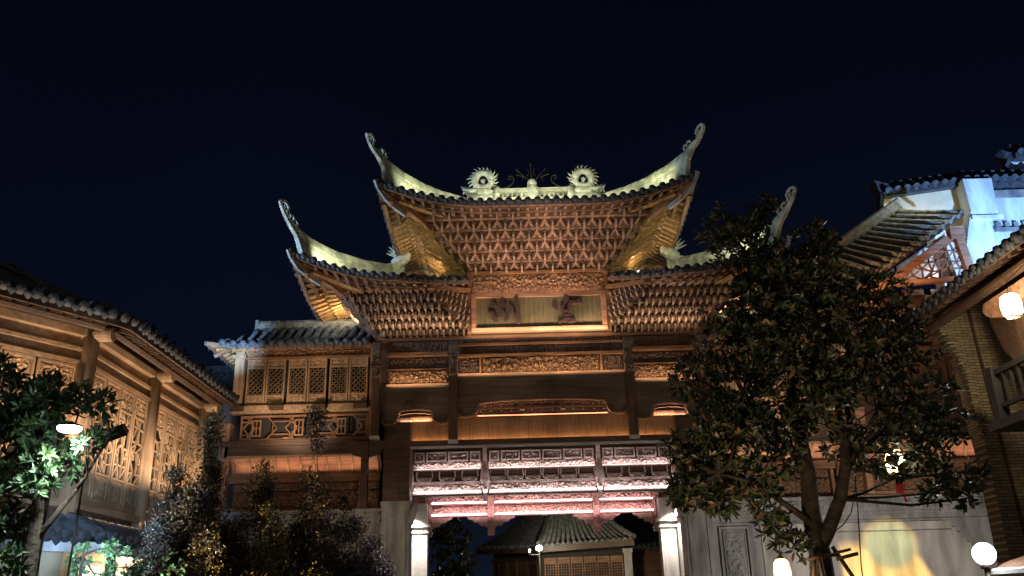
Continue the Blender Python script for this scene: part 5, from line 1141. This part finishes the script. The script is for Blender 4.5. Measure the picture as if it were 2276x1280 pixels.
for a in ((-5.35, 15.0, .9, 5.1, .75, 'tall dusky shrub standing against the corner of the timber house', 'plum', 31, 14, 170), (-5.5, 14.4, .7, 3.6, .6, 'low dusky shrub beside the tiled pent roof, catching bluish light', 'plum', 32, 12, 180),
          (-4.55, 15.4, .7, 4.15, .8, 'dark shrub between the tall dusky shrub and the golden shrub', 'plum', 33, 13, 170), (-3.75, 15.8, 1.0, 5.25, .75, 'shrub with reddish tips reaching up to the lattice windows', 'plum', 34, 13, 130),
          (-4.05, 14.3, .6, 3.3, 1.0, 'golden shrub lit from below before the carved stone wall', 'golden', 35, 17, 180), (-2.85, 15.0, .5, 3.25, .7, 'greyish shrub beside the stone pier of the gate', 'greyleaf', 36, 13, 170),
          (-3.1, 13.9, .4, 2.55, .7, 'low golden brown shrub at the foot of the greyish shrub', 'golden', 37, 12, 170), (-4.9, 13.8, .5, 2.9, .6, 'low brownish shrub between the pent roof and the golden shrub', 'plum', 38, 11, 150), (-2.45, 14.6, .4, 2.7, .55, 'thin greyish shrub just in front of the stone pier', 'greyleaf', 39, 10, 130), (-3.6, 15.0, .6, 3.9, .7, 'dusky shrub behind the golden shrub, below the orange lit vault', 'plum', 40, 12, 150)): shrub(*a)
r = random.Random(41)
def bush(name, x, y, blobs, label, dens=420, L=.075, mat='green'):
    t = thing(name, (x, y, 0), label, 'bush'); m, tw = MB(), MB(); tw.tube([(x, y, 0), (x, y, blobs[0][1])], [.03, .015], 6); crown(m, tw, r, blobs, y, dens, L, L * .5, (5, 7), .8, .35, [V((x, y, .5)), V((x, y, blobs[0][1]))]); m.build('foliage', mat, t); tw.build('stems', 'bark', t)
bush('leafy_bush', -5.5, 13.0, [(-5.55, 2.35, .3), (-5.2, 2.2, .25), (-5.0, 2.35, .18), (-5.7, 2.0, .3)], 'low green bush in front of the shop front below the pent roof')
bush('climbing_vine', -6.7, 14.0, [(-6.75, 2.6, .22), (-6.6, 2.2, .2), (-6.35, 2.75, .12), (-6.3, 2.3, .15), (-6.9, 2.0, .25)], 'vine with bright green and bluish leaves hanging before the lit shop front', 460, .09)
bush('dark_tree', -3.1, 40, [(-2.9, 4.8, .8), (-3.0, 3.9, 1.0), (-2.6, 3.2, .9), (-3.4, 5.3, .7), (-2.7, 2.2, .9)], 'dark courtyard tree beside the low tiled house, seen through the gate', 60, .3, 'magnolia')

# ------------------------------------------------------------------ lamps, lanterns and small things
t = thing('street_lamp', (-5.04, 9.8, 0), 'street lamp with a bright round disc head among the leaves of the whorled tree', 'street lamp')
m = MB(); m.lathe([(.01, 3.745), (.10, 3.74), (.13, 3.725), (.13, 3.71), (.12, 3.705)], (-5.04, 9.8, 0), 24); m.build('lamp_head', 'black', t, True)
m = MB(); m.lathe([(.128, 3.708), (.128, 3.68), (.10, 3.655), (.02, 3.645)], (-5.04, 9.8, 0), 24); m.build('lamp_disc', 'leddisc', t, True)
m = MB(); m.tube([(-5.6, 10.62, 0), (-5.6, 10.62, 3.55), (-5.45, 10.35, 3.72), (-5.04, 9.82, 3.755)], .03, 10); m.build('pole', 'black', t, True)
lamp('POINT', 'street_lamp_glow', (-5.04, 9.74, 3.66), 22, (.85, 1, .93), shadow_soft_size=.1)
lamp('SPOT', 'street_lamp_light', (-5.04, 9.78, 3.62), 190, (.85, 1, .93), (-5.1, 9.75, 0), spot_size=radians(168), spot_blend=.5, shadow_soft_size=.08)
t = thing('floodlight', (-5.05, 11.0, 0), 'black floodlight on a slim pole between the whorled tree and the timber house', 'floodlight')
m = MB(); m.obox((-5.05, 11, 3.88), (.11, .0, .04), (-.02, .07, .04), (-.02, -.04, .045)); m.build('housing', 'black', t)
m = MB(); m.tube([(-5.45, 11, 0), (-5.38, 11, 3.6), (-5.1, 11, 3.82)], .013, 8); m.build('pole', 'black', t)
def woven_lantern(x, y, z0, z1, rad, label, top, glow_mat='lantern', weave_mat='weave', tassel=False):
    t = thing('lantern', (x, y, z0), label, 'lantern'); h = z1 - z0
    m = MB(); m.lathe([(rad * .62, z0 + h * .02), (rad * .85, z0 + h * .14), (rad * .93, z0 + h * .4), (rad * .93, z0 + h * .65), (rad * .8, z0 + h * .88), (rad * .5, z0 + h * .98)], (x, y, 0), 24); m.build('shade', glow_mat, t, True)
    m = MB()
    for k in range(20):
        a = 2 * pi * k / 20; m.tube([(x + rad * q * cos(a + s_), y + rad * q * sin(a + s_), z0 + h * f) for q, f, s_ in ((.66, 0, 0), (.9, .14, .05), (.98, .4, .12), (.98, .65, .2), (.85, .88, .28), (.52, 1, .32))], .0035, 4)
    m.lathe([(rad * .66, z0 - .01), (rad * .68, z0 + .012)], (x, y, 0), 20); m.lathe([(rad * .54, z1 - .01), (rad * .3, z1 + .02), (.01, z1 + .03)], (x, y, 0), 20); m.build('bamboo_ribs', weave_mat, t)
    m = MB(); m.tube([(x, y, z1), *top], .006, 5); m.build('hanging_cord', 'wire', t)
    if tassel: 
        m = MB(); m.box(x - .045, x + .045, y - .008, y + .008, z0 - .22, z0 - .1); m.tube([(x, y, z0), (x, y, z0 - .1)], .004, 5); m.tube([(x + .02, y, z0 - .2), (x + .05, y, z0 - .32)], .014, 6); m.build('red_tag', 'redp', t)
    return t
woven_lantern(2.83, 9.95, 1.72, 2.10, .095, 'tall woven bamboo lantern hanging beside the trunk of the large tree', [(2.84, 9.95, 2.5), (2.85, 9.95, 2.9)])
woven_lantern(4.42, 10.35, 3.02, 3.30, .115, 'woven lantern with a red tag hanging in the foliage of the large tree', [(4.43, 10.35, 3.5), (4.5, 10.2, 3.8)], tassel=True)
woven_lantern(8.38, 14.0, 6.06, 6.46, .17, 'glowing drum lantern under the eaves of the near brick house', [(8.40, 14.0, 6.7), (8.9, 14.0, 7.1)], 'bulb', 'weave', False)
lamp('POINT', 'tree_lantern_light', (4.42, 10.1, 3.12), 3, (1, .86, .6), shadow_soft_size=.1); lamp('POINT', 'bamboo_lantern_light', (2.83, 9.75, 1.9), 3, (1, .8, .5), shadow_soft_size=.1)
lamp('POINT', 'eave_lantern_light', (8.42, 14.25, 6.1), 120, (1, .80, .52), shadow_soft_size=.17)
t = thing('globe_lamp', (6.07, 12, 0), 'white globe lamp on a post before the pale stone wall', 'street lamp')
m = MB(); k = 14; m.lathe([(max(.004, .142 * sin(pi * i / k)), 2.19 - .142 * cos(pi * i / k)) for i in range(k + 1)], (6.07, 12, 0), 28); m.build('globe', 'globe', t, True)
m = MB(); m.lathe([(.07, 2.0), (.075, 2.03), (.06, 2.07), (.04, 2.07)], (6.07, 12, 0), 16); m.tube([(6.07, 12, 0), (6.07, 12, 2.02)], .04, 12); m.build('post', 'metal', t, True)
lamp('POINT', 'globe_light', (6.02, 11.85, 2.3), 40, (.95, .98, 1), shadow_soft_size=.14)
t = thing('cafe_parasol', (6.9, 12.0, 0), 'brown parasol with a pale rim beside the globe lamp', 'parasol')
m = MB(); m.lathe([(.86, 1.97), (.6, 2.09), (.3, 2.17), (.03, 2.2)], (6.95, 12.0, 0), 8); m.build('canopy', 'gatev', t)
m = MB(); m.lathe([(.87, 1.93), (.885, 1.985), (.85, 2.0), (.84, 1.94)], (6.95, 12.0, 0), 8); m.build('pale_rim', 'white', t)
m = MB(); m.tube([(6.95, 12, 0), (6.95, 12, 2.25)], .025, 8); m.build('pole', 'metal', t)
t = thing('security_camera', (10.44, 17.95, 7.0), 'small white security camera with a blue light on the brick gable', 'camera')
m = MB(); m.lathe([(.01, 6.90), (.07, 6.93), (.09, 7.0), (.085, 7.05)], (10.44, 17.9, 0), 14); m.build('dome', 'white', t, True)
m = MB(); m.tube([(10.44, 17.9, 7.05), (10.46, 18.0, 7.14), (10.48, 18.1, 7.14)], .03, 8); m.build('mount', 'white', t, True)
MT['blueled'] = glow('blue indicator', (.05, .15, 1), 6); m = MB(); m.box(10.47, 10.5, 17.8, 17.82, 7.02, 7.06); m.build('indicator', 'blueled', t)
t = thing('courtyard_lamp', (1.0, 45, 0), 'bright post lamp in front of the courtyard house seen through the gate', 'street lamp')
m = MB(); m.lathe([(.02, 4.5), (.13, 4.53), (.17, 4.62), (.13, 4.72), (.03, 4.76)], (1.0, 45, 0), 16); m.build('lamp_head', 'bulb', t, True)
m = MB(); m.tube([(1.0, 45, 0), (1.0, 45, 4.48)], .05, 8); m.box(.5, 1.0, 44.97, 45.03, 4.3, 4.34); m.build('post', 'metal', t)
m = MB(); m.box(.49, .57, 44.95, 45.05, 4.46, 4.58); m.build('small_lamp', 'bulb', t); m = MB(); m.box(.5, .56, 44.97, 45.03, 4.3, 4.45); m.build('bracket', 'metal', t)
# a projector that throws a soft yellow peak with a pale green cap on the stone wall
pj = lamp('SPOT', 'wall_projector', (11.4, 21.0, .5), 3900, (1, 1, 1), (11.55, 28.6, 2.6), spot_size=radians(48), spot_blend=.2, shadow_soft_size=.02)
pj.data.use_nodes = True; n = pj.data.node_tree; n.nodes.clear(); L = n.links.new
def math_(op, a, b=None, clamp=False):
    q = n.nodes.new('ShaderNodeMath'); q.operation = op; q.use_clamp = clamp
    for k, x in enumerate((a, b)):
        if x is None: continue
        if isinstance(x, (int, float)): q.inputs[k].default_value = x
        else: L(x, q.inputs[k])
    return q.outputs[0]
geo = n.nodes.new('ShaderNodeNewGeometry'); fwd = (V((11.55, 28.6, 2.6)) - V((11.4, 21.0, .5))).normalized(); rgt = fwd.cross(V((0, 0, 1))).normalized(); upv = rgt.cross(fwd)
def dot_(v):
    q = n.nodes.new('ShaderNodeVectorMath'); q.operation = 'DOT_PRODUCT'; q.inputs[1].default_value = v; L(geo.outputs['Incoming'], q.inputs[0]); return q.outputs['Value']
fw = dot_(fwd); gx = math_('DIVIDE', dot_(rgt), fw); gy = math_('DIVIDE', dot_(upv), fw)
def soft(v, edge, w): return math_('DIVIDE', math_('SUBTRACT', v, edge - w / 2), w, True)   # 0 below the edge, 1 above
gx = math_('ADD', gx, .03)
left = soft(gx, -.165, .02); right = soft(math_('ADD', math_('MULTIPLY', gx, -1.0), math_('MULTIPLY', gy, -.62)), -.165, .03); top = soft(math_('MULTIPLY', gy, -1.0), -.09, .05)
peak = math_('MULTIPLY', math_('MULTIPLY', left, right), top)
ex = math_('DIVIDE', math_('SUBTRACT', gx, .035), .10); ey = math_('DIVIDE', math_('SUBTRACT', gy, .09), .085)
rr = math_('ADD', math_('MULTIPLY', ex, ex), math_('MULTIPLY', ey, ey)); cap = soft(math_('MULTIPLY', rr, -1.0), -1.0, .7)
nz = n.nodes.new('ShaderNodeTexNoise'); nz.inputs['Scale'].default_value = 22; L(geo.outputs['Incoming'], nz.inputs[0])
cm = n.nodes.new('ShaderNodeMixRGB'); cm.inputs[1].default_value = (1, .60, .10, 1); cm.inputs[2].default_value = (.36, .40, .17, 1); L(cap, cm.inputs[0])
st = math_('MULTIPLY', math_('MAXIMUM', peak, cap), math_('ADD', math_('MULTIPLY', nz.outputs[0], .5), .75))
emn = n.nodes.new('ShaderNodeEmission'); lo = n.nodes.new('ShaderNodeOutputLight'); L(cm.outputs[0], emn.inputs[0]); L(st, emn.inputs[1]); L(emn.outputs[0], lo.inputs[0])
for pts, lab in (([(3.86, 10.2, 2.88), (3.82, 10.2, 2.75), (3.76, 10.2, 2.58), (3.66, 10.2, 2.46), (3.52, 10.1, 2.38)], 'loose black cable drooping from the right fork of the large tree'), ([(3.88, 10.2, 3.1), (3.84, 10.2, 2.6), (3.78, 10.2, 2.0), (3.77, 10.2, .1)], 'thin black cable hanging straight down beside the large tree')):
    m = MB(); m.tube(pts, .007, 5); tag(m.build('cable', 'wire', None, True), lab, 'cable')
# ground uplights for the planting
lamp('SPOT', 'golden_uplight', (-4.0, 11.8, .2), 900, (1, .72, .22), (-4.0, 14.6, 2.4), spot_size=radians(70), spot_blend=.8, shadow_soft_size=.05)
lamp('SPOT', 'cool_uplight', (-5.2, 12.0, .2), 800, (.62, .8, 1), (-5.5, 14.8, 2.6), spot_size=radians(70), spot_blend=.8, shadow_soft_size=.05)
lamp('SPOT', 'grey_uplight', (-2.4, 12.4, .2), 420, (.95, .9, 1), (-2.8, 15, 2.6), spot_size=radians(60), spot_blend=.8, shadow_soft_size=.05)
lamp('SPOT', 'tree_uplight', (1.9, 7.4, .2), 230, (1, .72, .40), (3.0, 10.2, 5.9), spot_size=radians(60), spot_blend=.8, shadow_soft_size=.05)
# added fill lights without fixtures, behind the viewer and low before the gate
lamp('POINT', 'square_fill', (-5.5, -3.0, 5.0), 170, (1, .93, .85), shadow_soft_size=.25)
lamp('POINT', 'square_fill', (6.5, -2.0, 5.0), 90, (1, .93, .85), shadow_soft_size=.25)
lamp('SPOT', 'gate_fill', (.9, 13.0, .5), 420, (1, .86, .72), (.9, 28, 8.2), spot_size=radians(46), spot_blend=.9, shadow_soft_size=.2)
